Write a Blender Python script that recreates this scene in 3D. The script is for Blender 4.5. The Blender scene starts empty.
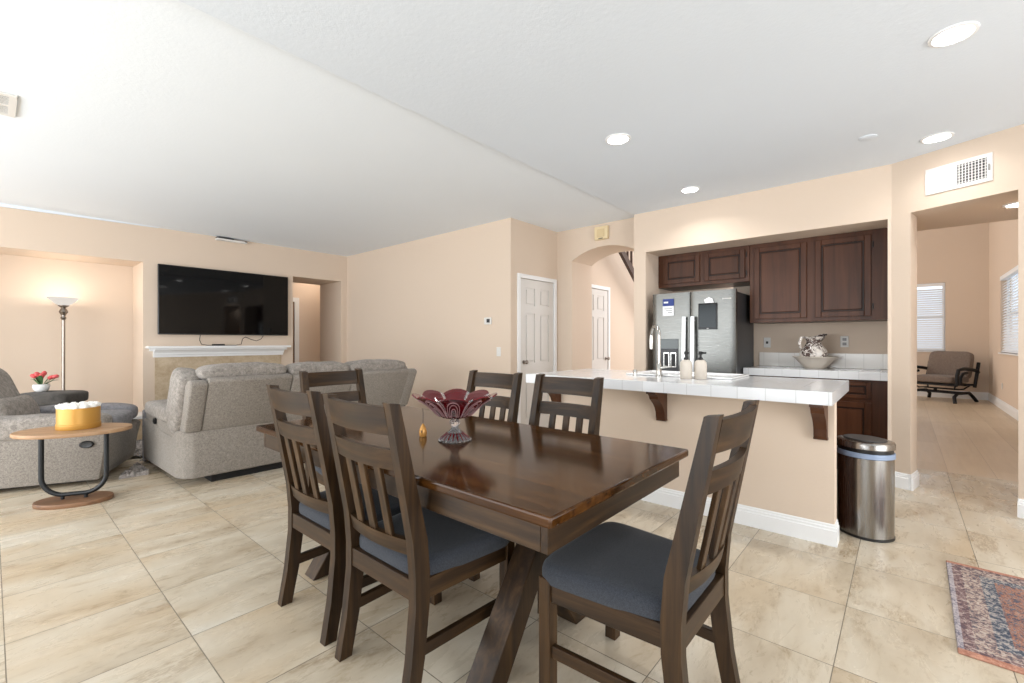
import bpy, bmesh, math, random
from mathutils import Vector, Matrix, noise
random.seed(7)
sc = bpy.context.scene
COL = sc.collection
PI = math.pi

# ------------------------------------------------------------------ camera
cam_d = bpy.data.cameras.new('camera')
cam = bpy.data.objects.new('camera', cam_d)
COL.objects.link(cam)
cam.location = (0, 0, 1.23)
cam.rotation_euler = (math.radians(90), 0, math.radians(40.87 - 90))
cam_d.sensor_width = 36.0
cam_d.lens = 36.0 * 452.0 / 1024.0
cam_d.clip_start = 0.05
cam_d.clip_end = 100
sc.camera = cam

# ------------------------------------------------------------------ colour management
sc.view_settings.view_transform = 'Standard'
sc.view_settings.look = 'None'
sc.view_settings.gamma = 1.0
sc.view_settings.use_curve_mapping = False
sc.view_settings.exposure = 0.31

# ------------------------------------------------------------------ world: plain daylight sky
w = bpy.data.worlds.new('daylight')
sc.world = w
w.use_nodes = True
w.node_tree.nodes['Background'].inputs[0].default_value = (0.86, 0.93, 1.0, 1)
w.node_tree.nodes['Background'].inputs[1].default_value = 1.6


def area(name, loc, look, sx, sy, power, col=(1, 1, 1), spread=180):
    d = bpy.data.lights.new(name, 'AREA')
    d.shape = 'RECTANGLE'
    d.size, d.size_y = sx, sy
    d.energy = power
    d.color = col
    d.spread = math.radians(spread)
    o = bpy.data.objects.new(name, d)
    COL.objects.link(o)
    o.location = loc
    o.rotation_euler = Vector(look).to_track_quat('-Z', 'Y').to_euler()
    return o


# daylight entering by the patio doors behind / beside the camera; far room and stair hall have added, unseen fill lamps
area('daylight_west_doors', (-3.3, 4.1, 1.15), (1, 0, 0.06), 7.2, 2.1, 222, (0.95, 0.98, 1.0))
area('daylight_south_doors', (1.0, -3.6, 1.15), (0, 1, 0.06), 4.6, 2.1, 135, (0.95, 0.98, 1.0))
area('added_fill_far_room', (9.8, 3.9, 2.6), (0, -1, 0.0), 6.0, 3.4, 190, (1.0, 0.97, 0.94))  # added fill for the far room, no window stands here
area('added_fill_stair_hall', (7.3, 1.55, 2.6), (0.0, 1.0, 0.0), 3.6, 4.4, 92, (0.98, 0.98, 1.0))  # unseen fill added to brighten the hall behind the arch


# ------------------------------------------------------------------ materials
def lin(c):
    return tuple(((v / 255) / 12.92 if v / 255 <= 0.04045 else ((v / 255 + 0.055) / 1.055) ** 2.4) for v in c)


def rgba(c):
    return (*lin(c), 1.0)


class NT:
    def __init__(s, name):
        s.m = bpy.data.materials.new(name)
        s.m.use_nodes = True
        s.n = s.m.node_tree.nodes
        s.l = s.m.node_tree.links
        s.b = s.n['Principled BSDF']

    def add(s, t, **kw):
        o = s.n.new(t)
        for k, v in kw.items():
            setattr(o, k, v)
        return o

    def link(s, a, b):
        s.l.new(a, b)

    def coords(s, kind='Object', scale=(1, 1, 1), loc=(0, 0, 0), rot=(0, 0, 0)):
        tc = s.add('ShaderNodeTexCoord')
        mp = s.add('ShaderNodeMapping')
        mp.inputs['Scale'].default_value = scale
        mp.inputs['Location'].default_value = loc
        mp.inputs['Rotation'].default_value = rot
        s.link(tc.outputs[kind], mp.inputs[0])
        return mp.outputs[0]

    def noise(s, vec, scale, detail=4, rough=0.55, dist=0.0):
        t = s.add('ShaderNodeTexNoise')
        t.inputs['Scale'].default_value = scale
        t.inputs['Detail'].default_value = detail
        t.inputs['Roughness'].default_value = rough
        t.inputs['Distortion'].default_value = dist
        s.link(vec, t.inputs['Vector'])
        return t.outputs['Fac']

    def ramp(s, fac, stops):
        r = s.add('ShaderNodeValToRGB')
        e = r.color_ramp.elements
        while len(e) < len(stops):
            e.new(0.5)
        for i, (p, c) in enumerate(stops):
            e[i].position = p
            e[i].color = c
        s.link(fac, r.inputs[0])
        return r.outputs[0]

    def mix(s, fac, a, b, mode='MIX'):
        m = s.add('ShaderNodeMix', data_type='RGBA', blend_type=mode)
        for sock, v in ((0, fac), (6, a), (7, b)):
            if hasattr(v, 'links') or hasattr(v, 'is_linked'):
                s.link(v, m.inputs[sock])
            else:
                m.inputs[sock].default_value = v
        return m.outputs[2]

    def bump(s, h, strength=0.2, dist=0.01):
        b = s.add('ShaderNodeBump')
        b.inputs['Strength'].default_value = strength
        b.inputs['Distance'].default_value = dist
        s.link(h, b.inputs['Height'])
        s.link(b.outputs[0], s.b.inputs['Normal'])

    def set(s, col=None, rough=None, metal=None, spec=None, **kw):
        if col is not None:
            if hasattr(col, 'is_linked'):
                s.link(col, s.b.inputs['Base Color'])
            else:
                s.b.inputs['Base Color'].default_value = col
        if rough is not None:
            s.b.inputs['Roughness'].default_value = rough
        if metal is not None:
            s.b.inputs['Metallic'].default_value = metal
        if spec is not None:
            s.b.inputs['Specular IOR Level'].default_value = spec
        for k, v in kw.items():
            s.b.inputs[k].default_value = v
        return s.m


def plain(name, c, rough=0.5, metal=0.0, spec=0.5, **kw):
    return NT(name).set(rgba(c), rough, metal, spec, **kw)


def paint(name, c, bump=0.12, scale=70, rough=0.75):
    t = NT(name)
    v = t.coords('Object')
    n = t.noise(v, scale, 3, 0.6)
    t.bump(n, bump, 0.006)
    big = t.noise(v, 0.9, 2)
    c2 = tuple(x * 0.985 for x in c)
    t.set(t.mix(big, rgba(c), rgba(c2)), rough, 0, 0.25)
    return t.m


def emit(name, c, strength):
    t = NT(name)
    t.set((0, 0, 0, 1), 0.5)
    t.b.inputs['Emission Color'].default_value = (*c, 1)
    t.b.inputs['Emission Strength'].default_value = strength
    return t.m


def wood(name, dark, mid, light, axis='z', rough=0.38, scale=1.0, coat=0.0, spec=0.28):
    t = NT(name)
    long, fine = 1.6 * scale, 26 * scale
    s = {'x': (long, fine, fine), 'y': (fine, long, fine), 'z': (fine, fine, long)}[axis]
    v = t.coords('Object', s)
    a = t.noise(v, 1.0, 6, 0.62, 0.5)
    v2 = t.coords('Object', tuple(q * 3.5 for q in s))
    b = t.noise(v2, 1.0, 3, 0.7)
    v3 = t.coords('Object', (2.2, 2.2, 2.2))
    cl = t.noise(v3, 1.2, 3, 0.5)
    r = t.ramp(a, [(0.28, rgba(dark)), (0.5, rgba(mid)), (0.74, rgba(light))])
    r2 = t.mix(t.ramp(b, [(0.45, (0.78, 0.78, 0.78, 1)), (0.62, (1.04, 1.04, 1.04, 1))]), (0.8, 0.8, 0.8, 1), (1, 1, 1, 1))
    c = t.mix(0.55, r, r2, 'MULTIPLY')
    c = t.mix(0.5, c, t.ramp(cl, [(0.3, (0.76, 0.74, 0.70, 1)), (0.7, (1.14, 1.08, 1.02, 1))]), 'MULTIPLY')
    t.bump(b, 0.06, 0.002)
    t.set(c, rough, 0, spec)
    t.b.inputs['Coat Weight'].default_value = coat
    t.b.inputs['Coat Roughness'].default_value = 0.15
    return t.m


def fabric(name, dark, light, fine=260, patch=9, bump=0.35, rough=0.95, patchamt=0.6):
    t = NT(name)
    v = t.coords('Object')
    a = t.noise(v, fine, 3, 0.7)
    b = t.noise(v, patch, 4, 0.6, 0.4)
    f = t.mix(patchamt, a, b)
    c = t.ramp(f, [(0.36, rgba(dark)), (0.62, rgba(light))])
    t.bump(a, bump, 0.004)
    t.set(c, rough, 0, 0.15)
    t.b.inputs['Sheen Weight'].default_value = 0.12
    t.b.inputs['Sheen Roughness'].default_value = 0.6
    return t.m


def tile_floor():
    t = NT('travertine_tile')
    g = t.add('ShaderNodeNewGeometry')
    mp = t.add('ShaderNodeMapping')
    mp.inputs['Location'].default_value = (-0.0400 + 0.513 * 20, -0.2 + 0.5115 * 20, 0)
    t.link(g.outputs['Position'], mp.inputs[0])
    br = t.add('ShaderNodeTexBrick', offset=0.0, squash=1.0)
    br.inputs['Scale'].default_value = 1.0
    br.inputs['Brick Width'].default_value = 0.513
    br.inputs['Row Height'].default_value = 0.5115
    br.inputs['Mortar Size'].default_value = 0.0021
    br.inputs['Mortar Smooth'].default_value = 0.3
    br.inputs['Bias'].default_value = 0.0
    br.inputs['Color1'].default_value = (0, 0, 0, 1)
    br.inputs['Color2'].default_value = (1, 1, 1, 1)
    t.link(mp.outputs[0], br.inputs[0])
    # per-tile offset so that the veins break at each joint
    off = t.add('ShaderNodeVectorMath', operation='SCALE')
    off.inputs['Scale'].default_value = 7.0
    t.link(br.outputs['Color'], off.inputs[0])
    av = t.add('ShaderNodeVectorMath', operation='ADD')
    t.link(g.outputs['Position'], av.inputs[0])
    t.link(off.outputs[0], av.inputs[1])
    m2 = t.add('ShaderNodeMapping')
    m2.inputs['Scale'].default_value = (0.9, 2.4, 1)
    t.link(av.outputs[0], m2.inputs[0])
    n1 = t.noise(m2.outputs[0], 1.7, 5, 0.55, 0.35)
    n2 = t.noise(m2.outputs[0], 3.4, 10, 0.72, 0.7)
    n3 = t.noise(m2.outputs[0], 0.9, 2, 0.5, 0.2)
    n4 = t.noise(m2.outputs[0], 11.0, 6, 0.65, 0.3)
    base = t.ramp(n1, [(0.30, rgba((182, 167, 145))), (0.46, rgba((197, 184, 163))), (0.60, rgba((204, 193, 174))), (0.75, rgba((211, 203, 188)))])
    warm = t.mix(t.ramp(n3, [(0.48, (0, 0, 0, 1)), (0.70, (0.7, 0.7, 0.7, 1))]), base, rgba((193, 170, 138)))
    vein = t.ramp(n2, [(0.315, (0.60, 0.53, 0.47, 1)), (0.37, (0.88, 0.85, 0.80, 1)), (0.43, (1, 1, 1, 1))])
    pit = t.ramp(n4, [(0.36, (0.80, 0.76, 0.71, 1)), (0.46, (1, 1, 1, 1))])
    n5 = t.noise(m2.outputs[0], 1.5, 4, 0.6, 0.6)
    n6 = t.noise(m2.outputs[0], 30.0, 5, 0.7, 0.4)
    clus = t.ramp(n5, [(0.55, (0, 0, 0, 1)), (0.66, (1, 1, 1, 1))])
    spk = t.ramp(n6, [(0.46, (0.58, 0.49, 0.40, 1)), (0.52, (0.86, 0.81, 0.74, 1)), (0.60, (1, 1, 1, 1))])
    msk = t.ramp(n1, [(0.40, (1, 1, 1, 1)), (0.52, (0.1, 0.1, 0.1, 1))])
    c = t.mix(0.9, warm, vein, 'MULTIPLY')
    c = t.mix(msk, c, t.mix(0.8, c, pit, 'MULTIPLY'))
    c = t.mix(clus, c, t.mix(0.75, c, spk, 'MULTIPLY'))
    c = t.mix(br.outputs['Fac'], c, rgba((118, 108, 94)))
    t.set(c, 0.3, 0, 0.42)
    rr = t.ramp(n2, [(0.3, (0.42, 0.42, 0.42, 1)), (0.6, (0.24, 0.24, 0.24, 1))])
    t.link(rr, t.b.inputs['Roughness'])
    inv = t.add('ShaderNodeMath', operation='SUBTRACT')
    inv.inputs[0].default_value = 1.0
    t.link(br.outputs['Fac'], inv.inputs[1])
    t.bump(inv.outputs[0], 0.35, 0.003)
    return t.m


def plank_floor():
    t = NT('wood_look_plank')
    g = t.add('ShaderNodeNewGeometry')
    br = t.add('ShaderNodeTexBrick', offset=0.5, squash=1.0)
    br.inputs['Scale'].default_value = 1.0
    br.inputs['Brick Width'].default_value = 1.25
    br.inputs['Row Height'].default_value = 0.32
    br.inputs['Mortar Size'].default_value = 0.0015
    br.inputs['Color1'].default_value = rgba((212, 194, 170))
    br.inputs['Color2'].default_value = rgba((194, 174, 148))
    br.inputs['Mortar'].default_value = rgba((156, 138, 114))
    t.link(g.outputs['Position'], br.inputs[0])
    mp = t.add('ShaderNodeMapping')
    mp.inputs['Scale'].default_value = (1.2, 14, 1)
    t.link(g.outputs['Position'], mp.inputs[0])
    n = t.noise(mp.outputs[0], 1.5, 6, 0.6, 0.4)
    c = t.mix(0.5, br.outputs['Color'], t.ramp(n, [(0.3, (0.82, 0.78, 0.74, 1)), (0.7, (1.05, 1.05, 1.05, 1))]), 'MULTIPLY')
    t.set(c, 0.35, 0, 0.4)
    return t.m


def grid_tile(name, c, grout, size, rough=0.12, plane='XY', loc=(0, 0, 0), mort=0.003):
    """glazed square tile: brick grid laid over one of the axis planes"""
    t = NT(name)
    g = t.add('ShaderNodeNewGeometry')
    rot = {'XY': (0, 0, 0), 'YZ': (0, -PI / 2, -PI / 2), 'XZ': (PI / 2, 0, 0)}[plane]
    sep = t.add('ShaderNodeSeparateXYZ')
    t.link(g.outputs['Position'], sep.inputs[0])
    cmb = t.add('ShaderNodeCombineXYZ')
    a, b = {'XY': (0, 1), 'YZ': (1, 2), 'XZ': (0, 2)}[plane]
    t.link(sep.outputs[a], cmb.inputs[0])
    t.link(sep.outputs[b], cmb.inputs[1])
    mp = t.add('ShaderNodeMapping')
    mp.inputs['Location'].default_value = loc
    t.link(cmb.outputs[0], mp.inputs[0])
    br = t.add('ShaderNodeTexBrick', offset=0.0, squash=1.0)
    br.inputs['Scale'].default_value = 1.0
    br.inputs['Brick Width'].default_value = size[0]
    br.inputs['Row Height'].default_value = size[1]
    br.inputs['Mortar Size'].default_value = mort
    br.inputs['Mortar Smooth'].default_value = 0.2
    br.inputs['Color1'].default_value = rgba(c)
    br.inputs['Color2'].default_value = rgba(tuple(x * 0.985 for x in c))
    br.inputs['Mortar'].default_value = rgba(grout)
    t.link(mp.outputs[0], br.inputs[0])
    t.set(br.outputs['Color'], rough, 0, 0.5)
    inv = t.add('ShaderNodeMath', operation='SUBTRACT')
    inv.inputs[0].default_value = 1.0
    t.link(br.outputs['Fac'], inv.inputs[1])
    t.bump(inv.outputs[0], 0.3, 0.002)
    return t.m


def brushed(name, c, rough=0.28, axis='z', aniso=0.4):
    t = NT(name)
    s = {'z': (320, 320, 3), 'y': (320, 3, 320), 'x': (3, 320, 320)}[axis]
    n = t.noise(t.coords('Object', s), 1.0, 2, 0.5)
    col = t.mix(n, rgba(tuple(x * 0.97 for x in c)), rgba(c))
    t.set(col, rough, 1.0, 0.5)
    rr = t.ramp(n, [(0.3, (rough * 0.85,) * 3 + (1,)), (0.7, (rough * 1.2,) * 3 + (1,))])
    t.link(rr, t.b.inputs['Roughness'])
    return t.m


def glass(name, c, rough=0.02, ior=1.5, trans=1.0):
    return NT(name).set(rgba(c), rough, 0, 0.5, **{'Transmission Weight': trans, 'IOR': ior})


def rug_mat():
    t = NT('persian_rug_pile')
    g = t.add('ShaderNodeTexCoord')
    v = g.outputs['Object']
    sep = t.add('ShaderNodeSeparateXYZ')
    t.link(v, sep.inputs[0])

    def math_(op, a, b=None):
        m = t.add('ShaderNodeMath', operation=op)
        for i, x in enumerate((a, b)):
            if x is None:
                continue
            if hasattr(x, 'is_linked'):
                t.link(x, m.inputs[i])
            else:
                m.inputs[i].default_value = x
        return m.outputs[0]
    # distance to the nearest edge of the rug (object space: x in +-.5, y in 0..-1.5)
    dx = math_('SUBTRACT', 0.5, math_('ABSOLUTE', sep.outputs[0]))
    dy = math_('SUBTRACT', 0.76, math_('ABSOLUTE', math_('ADD', sep.outputs[1], 0.76)))
    d = math_('MINIMUM', dx, dy)
    vo = t.add('ShaderNodeTexVoronoi')
    vo.inputs['Scale'].default_value = 26
    t.link(v, vo.inputs['Vector'])
    n1 = t.noise(v, 62, 4, 0.65, 0.8)
    n2 = t.noise(v, 9, 3, 0.5, 0.5)
    field = t.ramp(n1, [(0.40, rgba((84, 90, 104))), (0.45, rgba((136, 112, 106))), (0.495, rgba((160, 98, 76))), (0.54, rgba((186, 150, 128))), (0.60, rgba((104, 106, 118)))])
    wav = t.add('ShaderNodeTexWave', wave_type='BANDS', bands_direction='Y')
    wav.inputs['Scale'].default_value = 11
    wav.inputs['Distortion'].default_value = 6
    t.link(v, wav.inputs['Vector'])
    bl = t.ramp(n1, [(0.42, rgba((76, 82, 94))), (0.5, rgba((122, 124, 130))), (0.57, rgba((178, 168, 160)))])
    pk = t.ramp(n1, [(0.42, rgba((104, 96, 102))), (0.5, rgba((166, 140, 130))), (0.57, rgba((190, 176, 164)))])
    dk = t.ramp(n1, [(0.38, rgba((92, 78, 84))), (0.52, rgba((138, 112, 110))), (0.62, rgba((186, 170, 162)))])
    lt = t.ramp(n1, [(0.38, rgba((120, 116, 128))), (0.55, rgba((186, 176, 176)))])
    end = t.ramp(n1, [(0.35, rgba((160, 108, 90))), (0.6, rgba((196, 148, 126)))])

    def step(a, th):
        return math_('GREATER_THAN', a, th)
    c = t.mix(step(d, 0.02), lt, dk)
    c = t.mix(step(d, 0.055), c, pk)
    c = t.mix(step(d, 0.12), c, bl)
    c = t.mix(step(d, 0.17), c, field)
    c = t.mix(step(dx, 0.032), end, c)
    c = t.mix(0.6, c, t.ramp(n2, [(0.3, (0.62, 0.62, 0.66, 1)), (0.7, (1.0, 1.0, 0.98, 1))]), 'MULTIPLY')
    t.bump(n1, 0.4, 0.004)
    t.set(c, 0.95, 0, 0.1)
    return t.m


M = dict(
    wall=paint('beige_wall_paint', (217, 198.5, 180)),
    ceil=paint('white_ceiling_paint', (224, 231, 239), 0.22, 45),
    ceil2=paint('lighter_living_ceiling_white', (238, 244, 250), 0.16, 45),  # lighter than the kitchen ceiling so that the fold between them shows
    trim=plain('white_trim_paint', (238, 238, 238), 0.35, 0, 0.4),
    door=plain('shade_greyed_door_white', (218, 214, 209), 0.4, 0, 0.4),  # white lowered to grey, carrying the closet door's shade in the colour
    tile=tile_floor(), plank=plank_floor(),
    wz=wood('walnut_upright', (24, 15, 7), (50, 34, 18), (78, 56, 32), 'z', 0.42),
    wx=wood('walnut_along_x', (24, 15, 7), (50, 34, 18), (78, 56, 32), 'x', 0.42),
    wy=wood('walnut_along_y', (24, 15, 7), (50, 34, 18), (78, 56, 32), 'y', 0.42),
    top=wood('polished_walnut_top', (32, 17, 5), (62, 37, 14), (98, 63, 29), 'y', 0.14, 0.55, 0.0, 0.2),
    cabz=wood('cherry_cabinet_upright', (56, 31, 16), (76, 44, 26), (88, 54, 34), 'z', 0.36, 0.5),
    caby=wood('cherry_cabinet_rail', (56, 31, 16), (76, 44, 26), (88, 54, 34), 'y', 0.36, 0.5),
    cabgroove=wood('dark_cherry_groove', (24, 13, 9), (36, 21, 14), (46, 28, 19), 'z', 0.4, 0.5),
    seat=fabric('blue_grey_upholstery', (34, 37, 42), (60, 63, 70), 420, 160, 0.25, 0.95, 0.25),
    sofa=fabric('grey_chenille', (106, 99, 91), (158, 150, 141), 230, 70, 0.4, 0.95, 0.35),
    sofad=fabric('grey_chenille_pile', (104, 98, 92), (168, 160, 152), 200, 34, 0.5, 0.95, 0.45),
    cush=fabric('lavender_grey_fabric', (108, 106, 108), (144, 142, 145), 200, 30, 0.4),
    dark=fabric('charcoal_throw', (64, 61, 58), (90, 86, 82), 170, 14, 0.4),
    shag=fabric('grey_shag', (92, 86, 82), (186, 178, 172), 60, 18, 0.8),
    black=plain('black_plastic', (18, 18, 19), 0.4),
    blackm=plain('black_powder_coat', (26, 28, 30), 0.45, 0.3),
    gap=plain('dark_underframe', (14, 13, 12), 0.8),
    screen=plain('tv_glass', (3, 3, 4), 0.05, 0, 0.22),
    bezel=plain('tv_bezel', (14, 14, 15), 0.3),
    steel=brushed('stainless_steel', (112, 112, 109), 0.3, 'y'),
    steelv=brushed('stainless_steel_upright', (150, 147, 143), 0.24, 'z'),
    fside=plain('fridge_side_grey', (74, 74, 76), 0.45, 0.6),
    handle=plain('satin_handle', (206, 207, 208), 0.36, 0.75),
    chrome=plain('brushed_nickel', (190, 188, 184), 0.22, 1.0),
    nickel=plain('aged_nickel', (150, 142, 134), 0.28, 1.0),
    ctop=grid_tile('white_counter_tile', (222, 223, 224), (204, 204, 204), (0.155, 0.155), 0.1, 'XY', (-3.05 + 1.55, -0.31 + 1.55, 0)),
    cedge=grid_tile('white_counter_edge_tile', (222, 223, 225), (202, 203, 204), (0.155, 0.3), 0.12, 'YZ', (-0.31 + 1.55, 0.15, 0)),
    cend=grid_tile('white_counter_end_tile', (222, 223, 225), (202, 203, 204), (0.155, 0.3), 0.12, 'XZ', (-3.05 + 1.55, 0.15, 0)),
    splash=grid_tile('white_backsplash_tile', (240, 236, 230), (220, 216, 210), (0.152, 0.4), 0.15, 'YZ', (1.52, -0.9, 0)),
    porc=plain('white_porcelain', (240, 240, 240), 0.12),
    stone=fabric('tan_hearth_stone', (176, 154, 126), (204, 186, 160), 60, 7, 0.1, 0.5, 0.7),
    firebox=plain('firebox_black', (22, 20, 19), 0.8),
    tablew=wood('light_walnut_board', (140, 108, 80), (172, 138, 106), (192, 160, 128), 'x', 0.45, 0.5),
    tableb=wood('brown_walnut_board', (92, 66, 48), (122, 90, 66), (142, 110, 84), 'x', 0.45, 0.5),
    gold=plain('gold_foil_card', (198, 148, 70), 0.42, 0.3),
    rose=plain('white_rose_petal', (244, 242, 238), 0.7),
    frost=emit('lit_frosted_glass', (1.0, 0.93, 0.85), 0.62),
    downlight=emit('lit_downlight_lens', (1.0, 0.98, 0.95), 14.0),
    red=plain('tulip_pink', (222, 96, 96), 0.6),
    green=plain('leaf_green', (62, 96, 52), 0.6),
    whitepot=plain('white_ceramic', (236, 236, 234), 0.25),
    rubyg=glass('ruby_glass', (104, 5, 18), 0.05, 1.5, 0.25),
    clearg=glass('clear_cut_glass', (244, 240, 240), 0.04, 1.48, 0.85),
    etch=plain('etched_white_glass', (176, 140, 142), 0.3),
    amber=plain('gold_amber_enamel', (216, 158, 84), 0.25, 0.3),
    soap=plain('beige_stoneware', (200, 190, 178), 0.6),
    plastic=plain('white_plastic', (222, 220, 216), 0.4),
    greyp=plain('grey_plastic', (150, 150, 150), 0.5),
    cream=plain('cream_plastic', (226, 206, 166), 0.45),
    creamd=plain('cream_plastic_cover', (212, 190, 148), 0.45),
    slot=plain('dark_slot', (46, 46, 48), 0.6),
    paper=plain('white_paper', (238, 238, 240), 0.7),
    blue=plain('navy_print', (44, 62, 128), 0.6),
    display=plain('fridge_display_glass', (14, 16, 19), 0.12, 0, 0.2),
    displayp=plain('fridge_display_lit', (30, 38, 42), 0.14, 0, 0.2),
    dispg=plain('dispenser_green_black', (18, 36, 30), 0.15),
    blind=plain('white_blind_slat', (236, 238, 240), 0.5, 0, 0.3),
    pane=NT('window_glass').set(rgba((235, 242, 250)), 0.02, 0, 0.5, **{'Transmission Weight': 1.0, 'IOR': 1.45}),
    brownf=fabric('taupe_outdoor_fabric', (104, 92, 84), (128, 114, 104), 300, 40, 0.2),
    iron=plain('black_iron', (22, 22, 24), 0.5, 0.4),
    bag=plain('pale_blue_bin_liner', (134, 150, 176), 0.35),
    lidd=plain('dark_grey_bin_flap', (62, 60, 60), 0.35, 0.3),
    rug=rug_mat(),
    cable=plain('black_cable', (20, 20, 20), 0.6),
    stairw=plain('dark_stained_rail', (62, 42, 34), 0.4),
    hdoor=plain('brown_hall_door', (112, 84, 62), 0.5),  # one even dark brown over the whole passage door
)


def pitcher_mat():
    t = NT('brown_scroll_transferware')
    v = t.coords('Object')
    n = t.noise(v, 26, 5, 0.65, 2.4)
    p = t.noise(v, 9, 2, 0.5)
    k = t.mix(1.0, t.ramp(n, [(0.44, (0, 0, 0, 1)), (0.50, (1, 1, 1, 1))]), t.ramp(p, [(0.40, (0, 0, 0, 1)), (0.48, (1, 1, 1, 1))]), 'MULTIPLY')
    t.set(t.mix(k, rgba((236, 228, 220)), rgba((88, 70, 64))), 0.25)
    return t.m


M['trans'] = pitcher_mat()


# ------------------------------------------------------------------ mesh builder
class MB:
    def __init__(s):
        s.v, s.f, s.mi = [], [], []
        s.cur = 0

    def mat(s, i):
        s.cur = i
        return s

    def _add(s, vs, fs):
        b = len(s.v)
        s.v += [tuple(x) for x in vs]
        for f in fs:
            s.f.append(tuple(b + i for i in f))
            s.mi.append(s.cur)
        return s

    def _bm(s, bm):
        bm.verts.index_update()
        return s._add([x.co[:] for x in bm.verts], [[x.index for x in f.verts] for f in bm.faces])

    def box(s, x0, x1, y0, y1, z0, z1, bev=0.0, mat4=None, seg=1):
        bm = bmesh.new()
        bmesh.ops.create_cube(bm, size=1.0)
        for q in bm.verts:
            q.co = ((x0 + x1) / 2 + q.co.x * (x1 - x0), (y0 + y1) / 2 + q.co.y * (y1 - y0), (z0 + z1) / 2 + q.co.z * (z1 - z0))
        if bev > 0:
            bmesh.ops.bevel(bm, geom=bm.edges[:], offset=bev, segments=seg, affect='EDGES', profile=0.5)
        if mat4 is not None:
            bm.transform(mat4)
        s._bm(bm)
        bm.free()
        return s

    def beam(s, p0, p1, w, d, side=(0, 1, 0), bev=0.0):
        """square bar from p0 to p1; w along `side`, d across"""
        p0, p1 = Vector(p0), Vector(p1)
        z = (p1 - p0).normalized()
        y = Vector(side)
        y = (y - z * y.dot(z)).normalized()
        x = y.cross(z)
        m = Matrix((x, y, z)).transposed().to_4x4()
        m.translation = (p0 + p1) / 2
        L = (p1 - p0).length
        return s.box(-d / 2, d / 2, -w / 2, w / 2, -L / 2, L / 2, bev, m)

    def prism(s, poly, axis, a0, a1, bev=0.0, seg=1, mat4=None):
        """extrude a polygon. axis 'x': poly=(y,z); 'y': poly=(x,z); 'z': poly=(x,y)"""
        def P(p, a):
            return {'x': (a, p[0], p[1]), 'y': (p[0], a, p[1]), 'z': (p[0], p[1], a)}[axis]
        bm = bmesh.new()
        n = len(poly)
        A = [bm.verts.new(P(p, a0)) for p in poly]
        B = [bm.verts.new(P(p, a1)) for p in poly]
        bm.faces.new(A)
        bm.faces.new(B[::-1])
        for i in range(n):
            j = (i + 1) % n
            bm.faces.new((A[j], A[i], B[i], B[j]))
        bmesh.ops.recalc_face_normals(bm, faces=bm.faces[:])
        if bev > 0:
            bmesh.ops.bevel(bm, geom=bm.edges[:], offset=bev, segments=seg, affect='EDGES', profile=0.5)
        if mat4 is not None:
            bm.transform(mat4)
        s._bm(bm)
        bm.free()
        return s

    def tube(s, pts, r, n=10, cap=True, squash=None):
        pts = [Vector(p) for p in pts]
        rs = r if isinstance(r, (list, tuple)) else [r] * len(pts)
        vs, fs = [], []
        t0 = (pts[1] - pts[0]).normalized()
        up = Vector((0, 0, 1)) if abs(t0.z) < 0.9 else Vector((1, 0, 0))
        x = t0.cross(up).normalized()
        for i, p in enumerate(pts):
            t = (pts[min(i + 1, len(pts) - 1)] - pts[max(i - 1, 0)]).normalized()
            x = (x - t * x.dot(t)).normalized()
            y = t.cross(x)
            for k in range(n):
                a = 2 * PI * k / n
                vs.append(p + (x * math.cos(a) + y * math.sin(a)) * rs[i])
        for i in range(len(pts) - 1):
            for k in range(n):
                k2 = (k + 1) % n
                fs.append((i * n + k, i * n + k2, (i + 1) * n + k2, (i + 1) * n + k))
        if cap:
            fs.append(tuple(range(n))[::-1])
            fs.append(tuple((len(pts) - 1) * n + k for k in range(n)))
        return s._add(vs, fs)

    def lathe(s, prof, n=32, c=(0, 0, 0), fn=None, sx=1, sy=1, rot=0.0):
        vs, fs = [], []
        for (r, z) in prof:
            for k in range(n):
                a = 2 * PI * k / n
                rr, zz = (fn(a, r, z) if fn else (r, z))
                px, py = rr * math.cos(a) * sx, rr * math.sin(a) * sy
                vs.append((c[0] + px * math.cos(rot) - py * math.sin(rot), c[1] + px * math.sin(rot) + py * math.cos(rot), c[2] + zz))
        for i in range(len(prof) - 1):
            for k in range(n):
                k2 = (k + 1) % n
                fs.append((i * n + k, i * n + k2, (i + 1) * n + k2, (i + 1) * n + k))
        if prof[0][0] > 1e-4:
            fs.append(tuple(range(n))[::-1])
        if prof[-1][0] > 1e-4:
            fs.append(tuple((len(prof) - 1) * n + k for k in range(n)))
        return s._add(vs, fs)

    def puff(s, c, size, e=(0.35, 0.35), amp=0.0, freq=6.0, n=(28, 20), mat4=None, seed=0.0):
        """superellipsoid cushion: size = full extents, e = squareness exponents (small = boxy)"""
        def sp(v, p):
            return math.copysign(abs(v) ** p, v)
        vs, fs = [], []
        nu, nv = n
        for j in range(nv + 1):
            ph = -PI / 2 + PI * j / nv
            for i in range(nu):
                th = 2 * PI * i / nu
                x = sp(math.cos(ph), e[0]) * sp(math.cos(th), e[1])
                y = sp(math.cos(ph), e[0]) * sp(math.sin(th), e[1])
                z = sp(math.sin(ph), e[0])
                p = Vector((x * size[0] / 2, y * size[1] / 2, z * size[2] / 2))
                if amp:
                    d = noise.noise(p * freq + Vector((seed, seed * 1.7, 0))) * amp
                    p += p.normalized() * d
                if mat4 is not None:
                    p = mat4 @ p
                else:
                    p = p + Vector(c)
                vs.append(p)
        for j in range(nv):
            for i in range(nu):
                i2 = (i + 1) % nu
                fs.append((j * nu + i, j * nu + i2, (j + 1) * nu + i2, (j + 1) * nu + i))
        return s._add(vs, fs)

    def xf(s, m, start=0):
        for i in range(start, len(s.v)):
            s.v[i] = tuple(m @ Vector(s.v[i]))
        return s

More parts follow.
